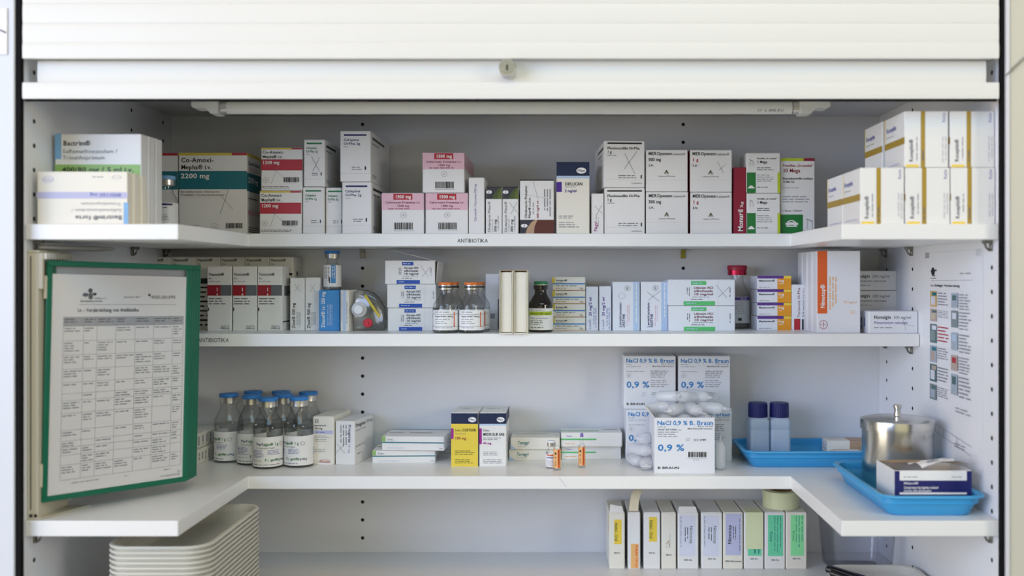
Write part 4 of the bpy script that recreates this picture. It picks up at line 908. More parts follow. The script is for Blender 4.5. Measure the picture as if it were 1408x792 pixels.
_, t = carton('medicine_carton', 'flat white carton with green line, lower of two', 'm3', (364, 528, 688, 595), 1.700, .045, LOW, grl(364, 528, 688, 595), group=grp)
carton('medicine_carton', 'flat white carton with green line, upper of two', 'm3', (362, 455, 694, 524), 1.690, .055, t + GAP, grl(362, 455, 694, 524), group=grp, top=lambda p: (p.b(0, 60, 62, 72, 'lgreen'), p.l(70, 30, 95, 45, 1, 'G')))
vial('glass_vial', 'small clear vial with white and red label, left of the orange-labelled ampoule', 758.0, 1.624, LOW, .0088, .040, P_VIAL, 'capwhite', .0072, .003, .006, (.003, .024), lambda p: (p.b(-8, 1, 6, 3, 'orange'), p.b(-8, 5, 6, 7, 'periw'), p.l(-7, 10, 5, 19, 3, 'lav2')), cat='vial')
def ampoule(lb, px, d, tip):
    o = thing('glass_ampoule', lb, 'ampoule', (PX(px, d), YD(d), LOW + H), 0, 'orange-labelled glass ampoules'); r = .0056
    mb = MB(); mb.lathe([(.001, .0012), (r * .8, 0), (r, .0012), (r, .034), (r * .8, .0375), (r * .42, .0395), (r * .40, .0405), (r * .52, .043), (r * .44, .047), (r * .30, .0558), (.0004, .0565)], 'clear_glass', 24); obj('glass_body', mb, o)
    mb = MB(); R = r + .0003
    for k in range(24):
        a0, a1 = -2.6 + 5.2 * k / 24, -2.6 + 5.2 * (k + 1) / 24
        mb.add([(R * math.sin(a0), -R * math.cos(a0), .004), (R * math.sin(a1), -R * math.cos(a1), .004), (R * math.sin(a1), -R * math.cos(a1), .034), (R * math.sin(a0), -R * math.cos(a0), .034)], [(0, 1, 2, 3)], 'ink_peach', True)
    lb_ = obj('paper_label', mb, o)
    p = Pr(lambda X, Y, off: ((R + off) * math.sin(X / 1000 / R), -(R + off) * math.cos(X / 1000 / R), .034 - Y / 1000), 3)
    p.b(1, 0, 4.5, 30, 'orange'); p.l(1.5, 1, 4, 29, 2, 'brown', 1); p.r(-4, 5, -1, 8, 'K'); p.o(-2.5, 13, 1, 1, 'K'); p.t(-4, 17, -1.5, 26, 'i.v.', 'K', 1, 90); p.done(lb_)
    if tip:
        mb = MB(); mb.lathe([(r * .45, .0500), (r * .50, .0505), (r * .46, .0535), (r * .34, .0562)], 'ink_tip', 20); obj('tip_ring', mb, o, label='purple ring round the tip')
ampoule('glass ampoule with orange label just in front and right of the small vial', 766, 1.606, False)
ampoule('glass ampoule with orange label and purple tip in front of green-lined cartons', 800, 1.628, True)

def nacl(x0, y0, s, bc=False, sy=None):
    X = lambda u: x0 + 280 * s * u; Y = lambda v: y0 + 288 * (sy or s) * v
    def f(p):
        p.t(X(.04), Y(.05), X(.98), Y(.13), 'NaCl 0,9 % B. Braun', 'blue', 1); p.t(X(.05), Y(.48), X(.50), Y(.60), '0,9 %', 'blue', 1); p.t(X(.05), Y(.885), X(.41), Y(.93), 'B BRAUN', 'K', 1)
        p.l(X(.05), Y(.15), X(.2), Y(.18), 1, 'LG'); p.l(X(.05), Y(.19), X(.4), Y(.22), 1, 'LG'); p.t(X(.72), Y(.145), X(.97), Y(.165), '20 x 10 ml', 'G', 1); p.t(X(.55), Y(.185), X(.97), Y(.21), 'Mini-Plasco® connect', 'G', 1)
        if not bc:
            p.l(X(.05), Y(.28), X(.4), Y(.31), 1, 'LG'); p.o(X(.10), Y(.375), 12 * s, 12 * s, 'LG', .1); p.t(X(.085), Y(.35), X(.115), Y(.40), '1', 'G', 1); p.l(X(.52), Y(.27), X(.88), Y(.42), 4, 'greytext'); p.l(X(.52), Y(.45), X(.88), Y(.60), 4, 'LG')
            p.l(X(.35), Y(.68), X(.45), Y(.77), 2, 'VLG'); p.l(X(.54), Y(.68), X(.74), Y(.75), 2, 'LG')
        else:
            p.l(X(.05), Y(.20), X(.45), Y(.36), 4, 'LG'); p.l(X(.52), Y(.36), X(.62), Y(.42), 2, 'LG'); p.t(X(.65), Y(.385), X(.86), Y(.42), '312 3789', 'G', 1); p.bar(X(.56), Y(.62), X(.87), Y(.715)); p.s(X(.54), Y(.735), X(.87), Y(.735), 1.5, 'LG'); p.l(X(.64), Y(.755), X(.76), Y(.775), 1, 'G')
    return f
grp = 'large white cartons with blue print'
_, tL = carton('saline_carton', 'large white carton with blue 0,9 % print, bottom left, behind clear ampoules', 'm3', (716, 328, 994, 614), 1.682, .066, LOW, nacl(716, 328, 1.0), m='card_cool', group=grp)
carton('saline_carton', 'large white carton with blue 0,9 % print, top left', 'm3', (704, 38, 986, 326), 1.680, .068, tL + GAP, nacl(704, 36, 1.0), m='card_cool', group=grp, rot=-.3)
_, tR = carton('saline_carton', 'large white carton with blue print, bottom right, mostly hidden by the front one', 'm3', (1004, 328, 1292, 617), 1.680, .066, LOW, nacl(1008, 328, 1.0), m='card_cool', group=grp, rot=-.4, h=tL - LOW)
carton('saline_carton', 'large white carton with blue 0,9 % print, top right', 'm3', (1001, 38, 1283, 327), 1.680, .068, tR + GAP, nacl(1001, 37, 1.0), m='card_cool', group=grp, rot=.2)
d = 1.581; xa, xb = PX(cx('m3', 870), d), PX(cx('m3', 1198), d); w_ = xb - xa; h = PZ(cy('m3', 374), d) - LOW; fdep = .086
so = obj('saline_carton', shell(w_, fdep, h, 'card_cool', 'card_inside', floor_z=h - .017), None, ((xa + xb) / 2, YD(d), LOW + H)); tag(so, 'large open white carton in front, blue print, heaped with clear ampoules', 'box', grp)
f = nacl(872, 374, 1.16, True, 1.05); p = Pr(lambda X, Y, off: (-w_ / 2 + w_ * (X - 870) / 328, -off, h * (678 - Y) / 304)); f(p); p.done(so)
plate(so, 'side_flap', [(-w_ / 2, .006, h), (-w_ / 2, fdep - .006, h), (-w_ / 2 - .010, fdep - .008, h + .013), (-w_ / 2 - .010, .012, h + .013)], .0006, 'card_inside')
# plastic ampoules
AM = MB(); r = .0094; ra = .0122      # flat oval body, seen along its axis 24 x 19 mm
def oval_ring(k, z, n=22): return [(ra * k * math.cos(2 * math.pi * i / n), r * k * math.sin(2 * math.pi * i / n), z) for i in range(n)]
AM.loft([oval_ring(a, z) for a, z in ((.05, -.0245), (.55, -.0240), (.85, -.0220), (1, -.0170), (1, .0080), (.93, .0135), (.62, .0180), (.34, .0200), (.32, .0225))], 'frosted_plastic'); am_body = AM.mesh('ampoule_body')
TB = MB(); TB.box(-.007, .007, -.0008, .0008, .0225, .031, 'frosted_plastic', .0006); TB.box(-.0032, .0032, -.0022, .0022, .0205, .0245, 'frosted_plastic', .0006); am_tab = TB.mesh('twist_tab')
def plastic_ampoule(loc, eul, lb):
    o = obj('plastic_ampoule', am_body, None, (loc[0], loc[1], loc[2] + H)); o.rotation_euler = [math.radians(a) for a in eul]; tag(o, lb, 'ampoule', 'clear plastic ampoules')
    obj('twist_tab', am_tab, o)
zr = LOW + h - .016 + r + .0003
bx0, byf = (xa + xb) / 2, YD(d)
def AMP(px, dy_, z, e, lb): plastic_ampoule((PX(px, d + dy_), byf + dy_, z), e, lb)
lay = [(914, .030, zr, (90, 0, 9), 'leftmost clear ampoule at the rim of the open carton'), (941, .031, zr, (90, 0, -5), 'clear ampoule at the rim in the middle of the open carton'), (968, .030, zr, (90, 0, 7), 'rightmost clear ampoule at the rim of the open carton'),
       (907, .040, zr + .0175, (80, 10, 40), 'clear ampoule slanting on the left of the heap'), (929, .022, zr + .0172, (90, -12, -28), 'clear ampoule pointing out left of the heap middle'), (953, .026, zr + .0172, (97, 8, 24), 'clear ampoule pointing at the viewer, middle of the heap'), (979, .036, zr + .0172, (90, 0, 66), 'clear ampoule lying crosswise on the right of the heap'),
       (922, .046, zr + .0345, (86, 8, 58), 'clear ampoule near the top left of the heap'), (944, .036, zr + .0350, (82, -10, -40), 'topmost clear ampoule of the heap'), (961, .054, zr + .0345, (92, 6, 48), 'clear ampoule near the top right of the heap')]
for a in lay: AMP(*a)
for a in ((874, 1.643, LOW + r + .0002, (90, 0, 14), 'clear ampoule lying left of the open carton, front left'), (889, 1.616, LOW + r + .0002, (90, 0, -6), 'clear ampoule lying left of the open carton, touching it'), (882, 1.634, LOW + r * 2.95, (90, 0, 40), 'clear ampoule lying across two others left of the carton'),
          (887, 1.640, LOW + r * 4.85, (84, 8, -20), 'clear ampoule on top of the small pile left of the carton'), (990.5, 1.612, LOW + .0247, (0, 0, 80), 'clear ampoule standing upright right of the open carton')):
    plastic_ampoule((PX(a[0], a[1]), YD(a[1]), a[2]), a[3], a[4])

def tray(name, label, x0, x1, y0, y1, z, h, m, group=None, lip=.006, slope=.010, r=.022, cat='tray', wall=.002, extra=True):
    o = thing(name, label, cat, ((x0 + x1) / 2, (y0 + y1) / 2, z + H), 0, group)
    hx, hy = (x1 - x0) / 2, (y1 - y0) / 2; b = lip + slope
    R = lambda ins, zz, rr: rrect(-hx + ins, hx - ins, -hy + ins, hy - ins, zz, rr)
    mb = MB()
    mb.loft([R(b + .002, 0, r * .6), R(b, .0015, r * .65), R(lip + .0035, h * .55, r * .8), R(lip + .0005, h * .60, r * .85), R(lip, h - .004, r * .9), R(.001, h - .0035, r), R(0, h - .002, r), R(.001, h, r), R(lip, h, r * .9),
             R(lip + wall, h - .0015, r * .85), R(lip + wall + .0005, h * .62, r * .8), R(lip + .0035 + wall, h * .57, r * .75), R(b + wall, .0035, r * .6), R(b + wall + .003, .0025, r * .55)], m)
    obj('tray_body', mb, o)
    return o
tray('instrument_tray', 'blue plastic tray standing crosswise at the back, holding two bottles', .296, .546, YD(1.612), YD(1.612) + .138, LOW, .0285, 'blue_plastic', 'blue plastic trays')
tray('instrument_tray', 'blue plastic tray at the front on the right wing, holding steel jar', .4125, .5530, YD(1.283), YD(1.533), LOW, .0285, 'blue_plastic', 'blue plastic trays')
FL = LOW + .0027
def square_bottle(px, d, lb):
    o = thing('square_bottle', lb, 'bottle', (PX(px, d), YD(d), FL + H), 4 if px < 1050 else -3, 'square plastic bottles with navy caps')
    w2 = .0165; mb = MB(); L = lambda s_, z, rr: rrect(-w2 * s_, w2 * s_, -w2 * s_, w2 * s_, z, rr * w2, 5)
    mb.loft([L(.92, 0, .3), L(1, .002, .3), L(1, .050, .3), L(.965, .052, .3), L(.965, .053, .3), L(1, .055, .3), L(1, .066, .3), L(.94, .070, .4), L(.72, .074, .7), L(.66, .075, .66)], 'milky_plastic'); obj('bottle_body', mb, o)
    n = 64; loops = []
    for rr, z in ((.0155, .0735), (.0160, .0745), (.0158, .094), (.0150, .0965), (.010, .0968)):
        loops.append([((rr + (.0003 if j % 2 else 0) * (z < .095)) * math.cos(2 * math.pi * j / n), (rr + (.0003 if j % 2 else 0) * (z < .095)) * math.sin(2 * math.pi * j / n), z) for j in range(n)])
    mb = MB(); mb.loft(loops, 'ink_capnavy', smooth=False); obj('screw_cap', mb, o)
    mb = MB(); mb.lathe([(.0160, .0722), (.0164, .0725), (.0164, .0750), (.0160, .0752)], 'ink_capnavy', 32); obj('tamper_ring', mb, o)
square_bottle(1042, 1.685, 'square milky bottle with navy cap, left of the pair'); square_bottle(1071.5, 1.685, 'square milky bottle with navy cap, right of the pair')
def f_red(p): p.s(4, 4, 96, 4, 2, 'red')
_, t = carton('medicine_carton', 'small white carton with red line lying in the back tray, lower one', 'm4', (570, 320, 700, 372), 1.640, .05, FL, None, h=.0165, top=lambda p: (p.s(3, 20, 60, 20, 4, 'red'), p.s(3, 20, 3, 95, 2, 'red')), m='card_cool')
carton('medicine_carton', 'small white carton with brown end and red line in the back tray', 'm4', (518, 300, 700, 340), 1.694, .035, FL, lambda p: p.b(620, 300, 700, 340, 'tan'), h=.030, top=lambda p: (p.b(55, 0, 100, 100, 'tan'), p.s(10, 30, 45, 30, 4, 'red')), m='card_cream', left=lambda p: p.l(10, 20, 90, 80, 3, 'VLG'))
# steel jar
d = 1.462; jx = PX(1234, d); jr = .0505; jh = .098
jar = thing('steel_jar', 'round brushed steel jar with knobbed lid standing in the front tray', 'jar', (jx, YD(d), FL + H))
mb = MB(); mb.lathe([(.001, .001), (jr - .004, 0), (jr - .001, .001), (jr, .004), (jr, jh), (jr - .0015, jh), (jr - .0015, jh - .002), (.001, jh - .002)], 'steel', 56); obj('jar_body', mb, jar)
ld_ = obj('lid', (lambda m_: (m_.lathe([(jr + .0004, jh - .012), (jr + .0024, jh - .0115), (jr + .0026, jh - .002), (jr + .0020, jh + .0022), (jr - .006, jh + .0045), (.012, jh + .0065), (.001, jh + .0066)], 'steel', 56), m_)[1])(MB()), jar)
mb = MB(); mb.lathe([(.0065, jh + .0062), (.0048, jh + .0075), (.0044, jh + .016), (.0058, jh + .019), (.0058, jh + .0225), (.005, jh + .0235), (.0005, jh + .0237)], 'bright_metal', 28); obj('knob', mb, ld_)
# open navy and white box in the front tray
d = 1.312; xa, xb = PX(1230, d), PX(1336, d); w_ = xb - xa; dep = .075; h = PZ(647, d) - FL
mo = obj('medicine_carton', shell(w_, dep, h, 'card', 'kraft', floor_z=h - .016), None, ((xa + xb) / 2, YD(d), FL + H), 0); tag(mo, 'open white and navy carton with leaflet in the front blue tray', 'box')
p = Pr(lambda X, Y, off: (-w_ / 2 + w_ * (X - 823) / (1170 - 823), -off, h * (635 - Y) / 185))
p.b(823, 452, 1170, 633, 'navy'); p.b(846, 452, 1148, 495, 'W'); p.l(864, 474, 940, 484, 1, 'LG'); p.l(1080, 474, 1125, 484, 1, 'LG'); p.t(864, 502, 930, 512, 'Midazol®', 'W', 1); p.t(864, 520, 1020, 532, 'Compresses imprégnées d’alcool', 'W', 1); p.t(864, 536, 990, 546, 'sterile Alkoholtupfer', 'W', 1); p.b(846, 549, 1148, 558, 'W'); p.done(mo)
p = Pr(lambda X, Y, off: (-w_ / 2 - off, dep * (100 - X) / 100, h * (100 - Y) / 100)); p.l(12, 70, 60, 78, 1, 'peach'); p.l(70, 80, 90, 90, 1, 'tan'); p.done(mo)
plate(mo, 'back_flap', [(-w_ / 2 + .002, dep - .0008, h), (w_ / 2 - .03, dep - .0008, h), (w_ / 2 - .034, dep - .02, h + .003), (-w_ / 2 + .012, dep - .026, h + .002)], .0006, 'kraft')
mb = MB(); nx, ny = 10, 6; V = []
rnd = random.Random(3)
for j in range(ny + 1):
    for i in range(nx + 1):
        u, v = i / nx, j / ny
        V.append((-.012 + .066 * u - .004 * v, .006 + .048 * v + .006 * u, h + .0020 + .006 * math.sin(u * 3.0) * (1 - v * .6) + .003 * math.sin(5 * v + 2 * u) + rnd.uniform(-.0006, .0006)))
V2 = [(a, b, c + .0005) for a, b, c in V]; n = nx + 1
fs = [(j * n + i, j * n + i + 1, (j + 1) * n + i + 1, (j + 1) * n + i) for j in range(ny) for i in range(nx)]
mb.add(V, fs, 'paper'); mb.add(V2, fs, 'paper')
lf = obj('folded_leaflet', mb, None, (mo.location.x, mo.location.y, mo.location.z), 0); tag(lf, 'crumpled white printed leaflet lying on the open navy carton', 'leaflet')
p = Pr(lambda X, Y, off: (lambda u, v: (-.012 + .066 * u - .004 * v, .006 + .048 * v + .006 * u, h + .0027 + .0009 + .006 * math.sin(u * 3.0) * (1 - v * .6) + .003 * math.sin(5 * v + 2 * u) + off))(X / 100, 1 - Y / 100), 4)
p.l(20, 60, 80, 78, 2, 'LG'); p.r(14, 82, 40, 90, 'greytext'); p.l(30, 25, 85, 45, 2, 'VLG'); p.done(lf)

# ------------------------------------------------------------------ bottom board
gx0, gx1 = -.596, -.458; gy0, gy1 = YD(1.288), YD(1.535)
step = .0067; n = 17
for k in range(n):
    i = n - 1 - k
    ordn = ('topmost', 'second', 'third', 'fourth', 'fifth', 'sixth', 'seventh', 'eighth', 'ninth', 'tenth', 'eleventh', 'twelfth', 'thirteenth', 'fourteenth', 'fifteenth', 'sixteenth', 'lowest')[i]
    tray('instrument_tray', f'white plastic tray, {ordn}{" from the top" if 0 < i < 16 else ""} of the stack under the left wing', gx0, gx1, gy0, gy1, BOT + k * step, .0285, 'tray_melamine', 'stacked white trays', lip=.0050, slope=.012, r=.030, wall=.0012)
bx = [(160, 252, 'y'), (270, 343, 'o'), (363, 460, 'y'), (468, 553, 'h'), (563, 684, 'l1'), (702, 824, 'l1'), (830, 945, 'l2'), (953, 1066, 't'), (1074, 1193, 'g'), (1199, 1320, 'g2')]
BLB = ['file carton with yellow label, leftmost of the bottom row', 'narrow file carton with orange label at its foot', 'file carton with yellow label high up, third of the bottom row', 'file carton with faint handwriting and no coloured label', 'file carton with pale lilac label, first of three and topped by a folded edge',
       'file carton with pale lilac label, second of three', 'file carton with stronger lilac label, third of three', 'file carton with wide pale green tape down its front', 'file carton with mint green label under the tape roll, left one', 'file carton with mint green label, rightmost of the bottom row']
for k, (a, b, kind) in enumerate(bx):
    def f(p, a=a, b=b, kind=kind):
        W_ = b - a; X = lambda u: a + W_ * u
        yb = dict(y=470, o=0, h=482, l1=512, l2=515, t=505, g=512, g2=504)[kind]
        if k == 5: yb = 505
        if kind == 'l2': p.t(X(.1), 514, X(.92), 526, '300 Etiketten', 'G', 1)
        elif kind != 'o': p.t(X(.30), yb - 4, X(.72), yb + 6, '300 Et.', 'G', 1)
        if kind == 'y':
            y0, y1 = (275, 420) if k == 0 else (260, 405)
            p.b(X(.32), y0, X(.80), y1, 'ylab'); p.t(X(.36), y0 + 18, X(.56), y1 - 18, 'Haldol - Oral', 'olive', 1, -90)
        elif kind == 'o': p.b(X(.25), 418, X(.86), 562, 'peach'); p.t(X(.62), 424, X(.84), 556, 'Adalat Oros', 'orange', 1, -90)
        elif kind == 'h': p.s(X(.45), 400, X(.58), 440, 3, 'tan'); p.s(X(.3), 420, X(.5), 398, 3, 'tan'); p.s(X(.3), 430, X(.42), 440, 3, 'sand'); p.s(X(.58), 360, X(.56), 430, 1.5, 'LG')
        elif kind == 'l1': p.b(X(.08), 250, X(.85), 492, 'lav'); p.t(X(.58), 310, X(.74), 418, 'Nimotop', 'K', 0, -90); p.l(X(.30), 320, X(.54), 412, 2, 'G', 1); p.l(X(.10), 255, X(.2), 480, 1, 'LG', 1)
        elif kind == 'l2': p.b(X(.12), 240, X(.92), 485, 'lav2'); p.t(X(.22), 306, X(.40), 420, 'Nimotop', 'K', 1, 90); p.l(X(.46), 315, X(.68), 405, 2, 'G', 1); p.l(X(.78), 270, X(.88), 480, 1, 'G', 1)
        elif kind == 't': p.b(X(.18), 440, X(.90), 488, 'mint'); p.l(X(.45), 450, X(.85), 480, 2, 'tealine', 1)
        elif kind == 'g': p.b(X(.15), 248, X(.90), 490, 'mint'); p.t(X(.22), 345, X(.34), 405, 'Antryg', 'tealine', 1, 90); p.l(X(.42), 255, X(.85), 485, 3, 'tealine', 1, .2)
        elif kind == 'g2': p.b(X(.22), 248, X(.86), 488, 'mint2'); p.t(X(.28), 340, X(.38), 400, 'Antryg', 'green', 0, 90); p.l(X(.42), 252, X(.84), 482, 3, 'tealine', 1, .2)
    tilt = (.6, 0, -.6, .4, -.5, -.4, -.3, .2, 0, 0)[k]
    o, tt = carton('label_carton', BLB[k], 'b2', (a, 234, b, 568), 1.652, .094, BOT, f, group='narrow label cartons on the bottom board', m='card' if k % 3 else 'card_cream', rot=tilt, flap='top', bev=.0014,
                   left=(lambda p: p.b(80, 5, 90, 40, 'ylab')) if k == 0 else None, cat='box')
    w_ = PX(cx('b2', b), 1.652) - PX(cx('b2', a), 1.652); hh = tt - BOT
    if k in (0, 4):
        plate(o, 'raised_flap', [(-w_ / 2 + .001, .001, hh), (w_ / 2 - .002, .001, hh), (w_ / 2 - .004, .004, hh + .009), (-w_ / 2 + .002, .004, hh + (.013 if k == 0 else .009))], .0006, 'card')
    if k == 7:
        mb = MB(); xx0, xx1 = -w_ / 2 + w_ * .08, w_ / 2 - w_ * .04
        mb.box(xx0, xx1, -.0012, -.0006, hh * .36, hh + .0008, 'tape_green'); mb.box(xx0, xx1, -.0012, .03, hh + .0004, hh + .001, 'tape_green'); obj('tape_strip', mb, o)
BT = BOT + (PZ(cy('b2', 234), 1.652) - BOT)
# cream tape curling up from the second carton
d = 1.658; xa, xb = PX(864.5, d), PX(877, d)
mb = MB(); path = [(0, 0, 0.0012), (.001, .0002, .008), (.0022, .001, .018), (.0045, .003, .027), (.008, .008, .033), (.012, .016, .036)]
v = []
for a in path: v += [(xa - (xa + xb) / 2 + a[0], a[1], a[2]), (xb - (xa + xb) / 2 + a[0], a[1], a[2]), (xb - (xa + xb) / 2 + a[0], a[1] + .0006, a[2]), (xa - (xa + xb) / 2 + a[0], a[1] + .0006, a[2])]
fs = []
for i in range(len(path) - 1):
    for j in range(4): fs.append((4 * i + j, 4 * i + (j + 1) % 4, 4 * i + 4 + (j + 1) % 4, 4 * i + 4 + j))
fs += [(0, 3, 2, 1), tuple(4 * (len(path) - 1) + j for j in range(4))]
mb.add(v, fs, 'tape_cream', True)
o = obj('tape_strip', mb, None, ((xa + xb) / 2, YD(d), BT + H)); tag(o, 'cream paper tape curling up from the second label carton', 'tape')
d = 1.694; rr = .0305
tpz = thing('tape_roll', 'roll of pale green tape lying on the two rightmost label cartons', 'tape roll', (PX(1073.5, d), YD(d), BT + .0006 + H))
mb = MB(); hh = .0285; mb.lathe([(.0185, 0), (rr - .0005, 0), (rr, .0006), (rr, hh - .0006), (rr - .0005, hh), (.0185, hh), (.0185, 0)], 'tape_green', 56, cap0=False, cap1=False); obj('tape_winding', mb, tpz)
mb = MB(); mb.lathe([(.0170, .0002), (.0184, .0002), (.0184, hh + .0004), (.0170, hh + .0004), (.0170, .0002)], 'kraft', 48, cap0=False, cap1=False); obj('core', mb, tpz)
# clear bin
o = thing('clear_bin', 'tall clear plastic bin in the right rear corner of the bottom board', 'bin', (.490, YD(1.655), BOT + H))
mb = MB(); R = lambda ix, z, r_: rrect(-.058 + ix, .058 - ix, -.062 + ix, .062 - ix, z, r_)
mb.loft([R(.014, 0, .01), R(.012, .003, .012), R(.003, .122, .014), R(0, .123, .015), R(0, .126, .015), R(.004, .126, .014), R(.0135, .004, .011), R(.016, .0025, .009)], 'clear_bin_plastic'); obj('bin_shell', mb, o)
mb = MB(); mb.box(-.028, -.020, -.046, -.030, .0035, .010, 'ink_peach', .001); ot = obj('bottle_stopper', mb, None, (.490, YD(1.655), BOT + H)); tag(ot, 'small orange stopper lying in the clear bin', 'stopper')
tray('pen_tray', 'white rounded tray with pens at the right end of the bottom board', .408, .552, YD(1.375), YD(1.562), BOT, .034, 'white_plastic', None, lip=.004, slope=.006, r=.030)
def pen(p0, p1, m, lb, r=.0052, grp='dark pens in the white tray'):
    p0, p1 = Vector(p0), Vector(p1); o = thing('marker_pen', lb, 'pen', (p0.x, p0.y, p0.z + H), 0, grp); D_ = p1 - p0; P = lambda t: D_ * t
    mb = MB(); mb.tube([P(.40), P(.96), P(1)], [r * .92, r * .92, r * .6], m, 16); obj('barrel', mb, o)
    mb = MB(); mb.tube([P(0), P(.01), P(.41)], [r * .7, r, r], m, 16); c = obj('pen_cap', mb, o)
    mb = MB(); up = Vector((0, 0, r * 1.25)); mb.tube([P(.03) + up * .8, P(.06) + up, P(.33) + up * .98], r * .25, 'pen_silver' if 'silver' in m else m, 8); obj('clip', mb, c)
zt = BOT + .034 + .0006
pen((.404, YD(1.520), zt + .0052), (.520, YD(1.440), BOT + .020), 'pen_black', 'black pen resting on the tray rim, rearmost of three')
pen((.405, YD(1.500), zt + .0052), (.512, YD(1.412), BOT + .018), 'pen_black', 'black pen resting on the tray rim, foremost of three')
pen((.425, YD(1.530), BOT + .0305), (.535, YD(1.470), BOT + .012), 'pen_navy', 'navy pen lying deeper in the white tray')

# ------------------------------------------------------------------ flip panel display on the left wall
fd = thing('flip_display', 'green-framed flip panel display standing open on the left side', 'display', (-.6700, .030, LOW + .0005 + H))
RZ = lambda z: z - LOW - .0005
mb = MB()
mb.box(-.0156, -.0020, -.018, .060, .0, RZ(.030), 'alu_beige', .0008); rail = obj('wall_rail', mb, fd)
mb = MB()
for a in (-.013, -.007): mb.box(a, a + .004, -.0184, -.0178, .0025, .0065, 'hole_dark')
mb.box(-.012, -.0105, -.0184, -.0178, .012, RZ(.026), 'rubber_grey'); obj('rail_slot', mb, rail)
mb = MB(); mb.box(-.0156, .0, -.0185, .060, RZ(.0302), RZ(.0335), 'alu_beige', .0008); mb.box(-.0020, .0035, -.018, -.013, RZ(-.016), RZ(.030), 'alu_beige', .0005); obj('top_plate', mb, rail)
mb = MB(); mb.add([(-.0156, -.0185, .0), (.002, -.0185, .0), (.03, .058, .0), (-.0156, .058, .0), (-.0156, -.0185, .0012), (.002, -.0185, .0012), (.03, .058, .0012), (-.0156, .058, .0012)], [(3, 2, 1, 0), (4, 5, 6, 7), (0, 1, 5, 4), (1, 2, 6, 5), (2, 3, 7, 6), (3, 0, 4, 7)], 'alu_beige'); obj('foot_plate', mb, rail)
for k in range(10):
    mb = MB(); y_ = -.0150 + .0075 * k; mb.box(-.0008, .0075, y_, y_ + .0028, RZ(.0222), RZ(.0300), 'white_plastic', .0004); obj('hinge_tooth', mb, fd)
PW, PH = .204, .3135; ang = 51.0
for k in range(5):
    z0 = .0195
    fr = MB(); bw = .0075; th = .0046
    fr.box(0, PW, 0, th, z0, z0 + bw, 'green_plastic', .0019); fr.box(0, PW, 0, th, z0 + PH - bw, z0 + PH, 'green_plastic', .0019); fr.box(0, bw, 0, th, z0 + bw - .001, z0 + PH - bw + .001, 'green_plastic', .0019); fr.box(PW - bw, PW, 0, th, z0 + bw - .001, z0 + PH - bw + .001, 'green_plastic', .0019)
    fr.box(-.003, .001, .0006, th - .0006, z0 + .02, z0 + .05, 'alu_beige', .0005); fr.box(-.003, .001, .0006, th - .0006, z0 + PH - .05, z0 + PH - .02, 'alu_beige', .0005)
    po = obj('pocket_frame', fr, fd, (-.0004, -.0125 + k * .0094, 0), ang)
    po.rotation_euler[1] = math.radians(1.3)
    if k == 0: po['label'] = 'foremost green frame holding the printed table'
    s_ = MB(); s_.box(bw * .8, PW - bw * .9, .0016, .0021, z0 + bw * .8, z0 + PH - (.0175 if k == 0 else bw * .8), 'paper' if k == 0 else 'ink_VLG'); so_ = obj('sheet', s_, po)
    fm = MB(); fm.box(bw * .7, PW - bw * .7, .0008, .0010, z0 + bw * .7, z0 + PH - bw * .7, 'clear_film'); obj('clear_film', fm, po)
    if k: continue
    # printed table: units = photo pixels of the sheet, x 58..262 across, y 357..695 down its left edge
    p = Pr(lambda X, Y, off: (PW * (X - 60) / 205, (.00158 - off * .35), z0 + PH * (695.5 - Y) / 338.5))
    cols = [83, 109.5, 128, 154, 181.5, 208.5, 237.5, 254]
    rows = [437, 450, 471, 491, 511, 530, 546, 556, 574, 598, 613, 622, 633, 647, 668]
    p.b(83, 437, 254, 450, 'hdr'); 
    for x in cols: p.s(x, 437, x, 668, .45, 'LG')
    for y in rows: p.s(83, y, 254, y, .45, 'LG')
    rnd = random.Random(5)
    for i in range(len(rows) - 1):
        for j in range(7):
            if rnd.random() < .12 and i: continue
            n_ = max(1, min(4, int((rows[i + 1] - rows[i]) / 4.2)))
            n_ = rnd.randint(1, n_) if i else 2
            p.l(cols[j] + 1.5, rows[i] + 1.5, cols[j + 1] - 2, rows[i] + 1.5 + 3.6 * n_, n_, 'greytext' if i else 'G', last=.5)
    p.o(111, 405, 4, 2.8, 'G'); p.o(117.5, 399, 2.8, 3.4, 'K'); p.o(118, 408, 3, 3.6, 'G'); p.o(123, 404, 3, 2, 'K'); p.s(108, 405, 124, 404, 2, 'G'); p.s(117.5, 397, 117.5, 411, 2, 'G')
    p.t(124, 408.5, 141, 411, 'Institut für', 'G'); p.t(104, 412.5, 134, 415, 'Spitalpharmazie', 'G', 1); p.t(164, 406.5, 188, 409, 'Stand Juni 2017', 'G'); p.t(204, 405, 241, 410, 'INSELGRUPPE', 'G'); p.o(201, 404.5, 1.8, 2.2, 'G')
    p.s(103, 419, 242, 419, .5, 'LG'); p.t(101, 424, 186, 429.5, 'i.v. - Verabreichung von Antibiotika', 'G', 1)
    p.l(98, 672, 138, 675, 1, 'LG'); p.t(223, 680, 248, 683, 'www.ispi.insel.ch', 'G'); p.o(251, 680, 1.6, 4, 'G', .25); p.l(170, 672, 176, 675, 1, 'LG'); p.l(228, 671, 240, 674, 1, 'greytext')
    for c, mb_ in p.bands: obj('colour_band', mb_, po)
    obj('printed_table', p.mb, po)
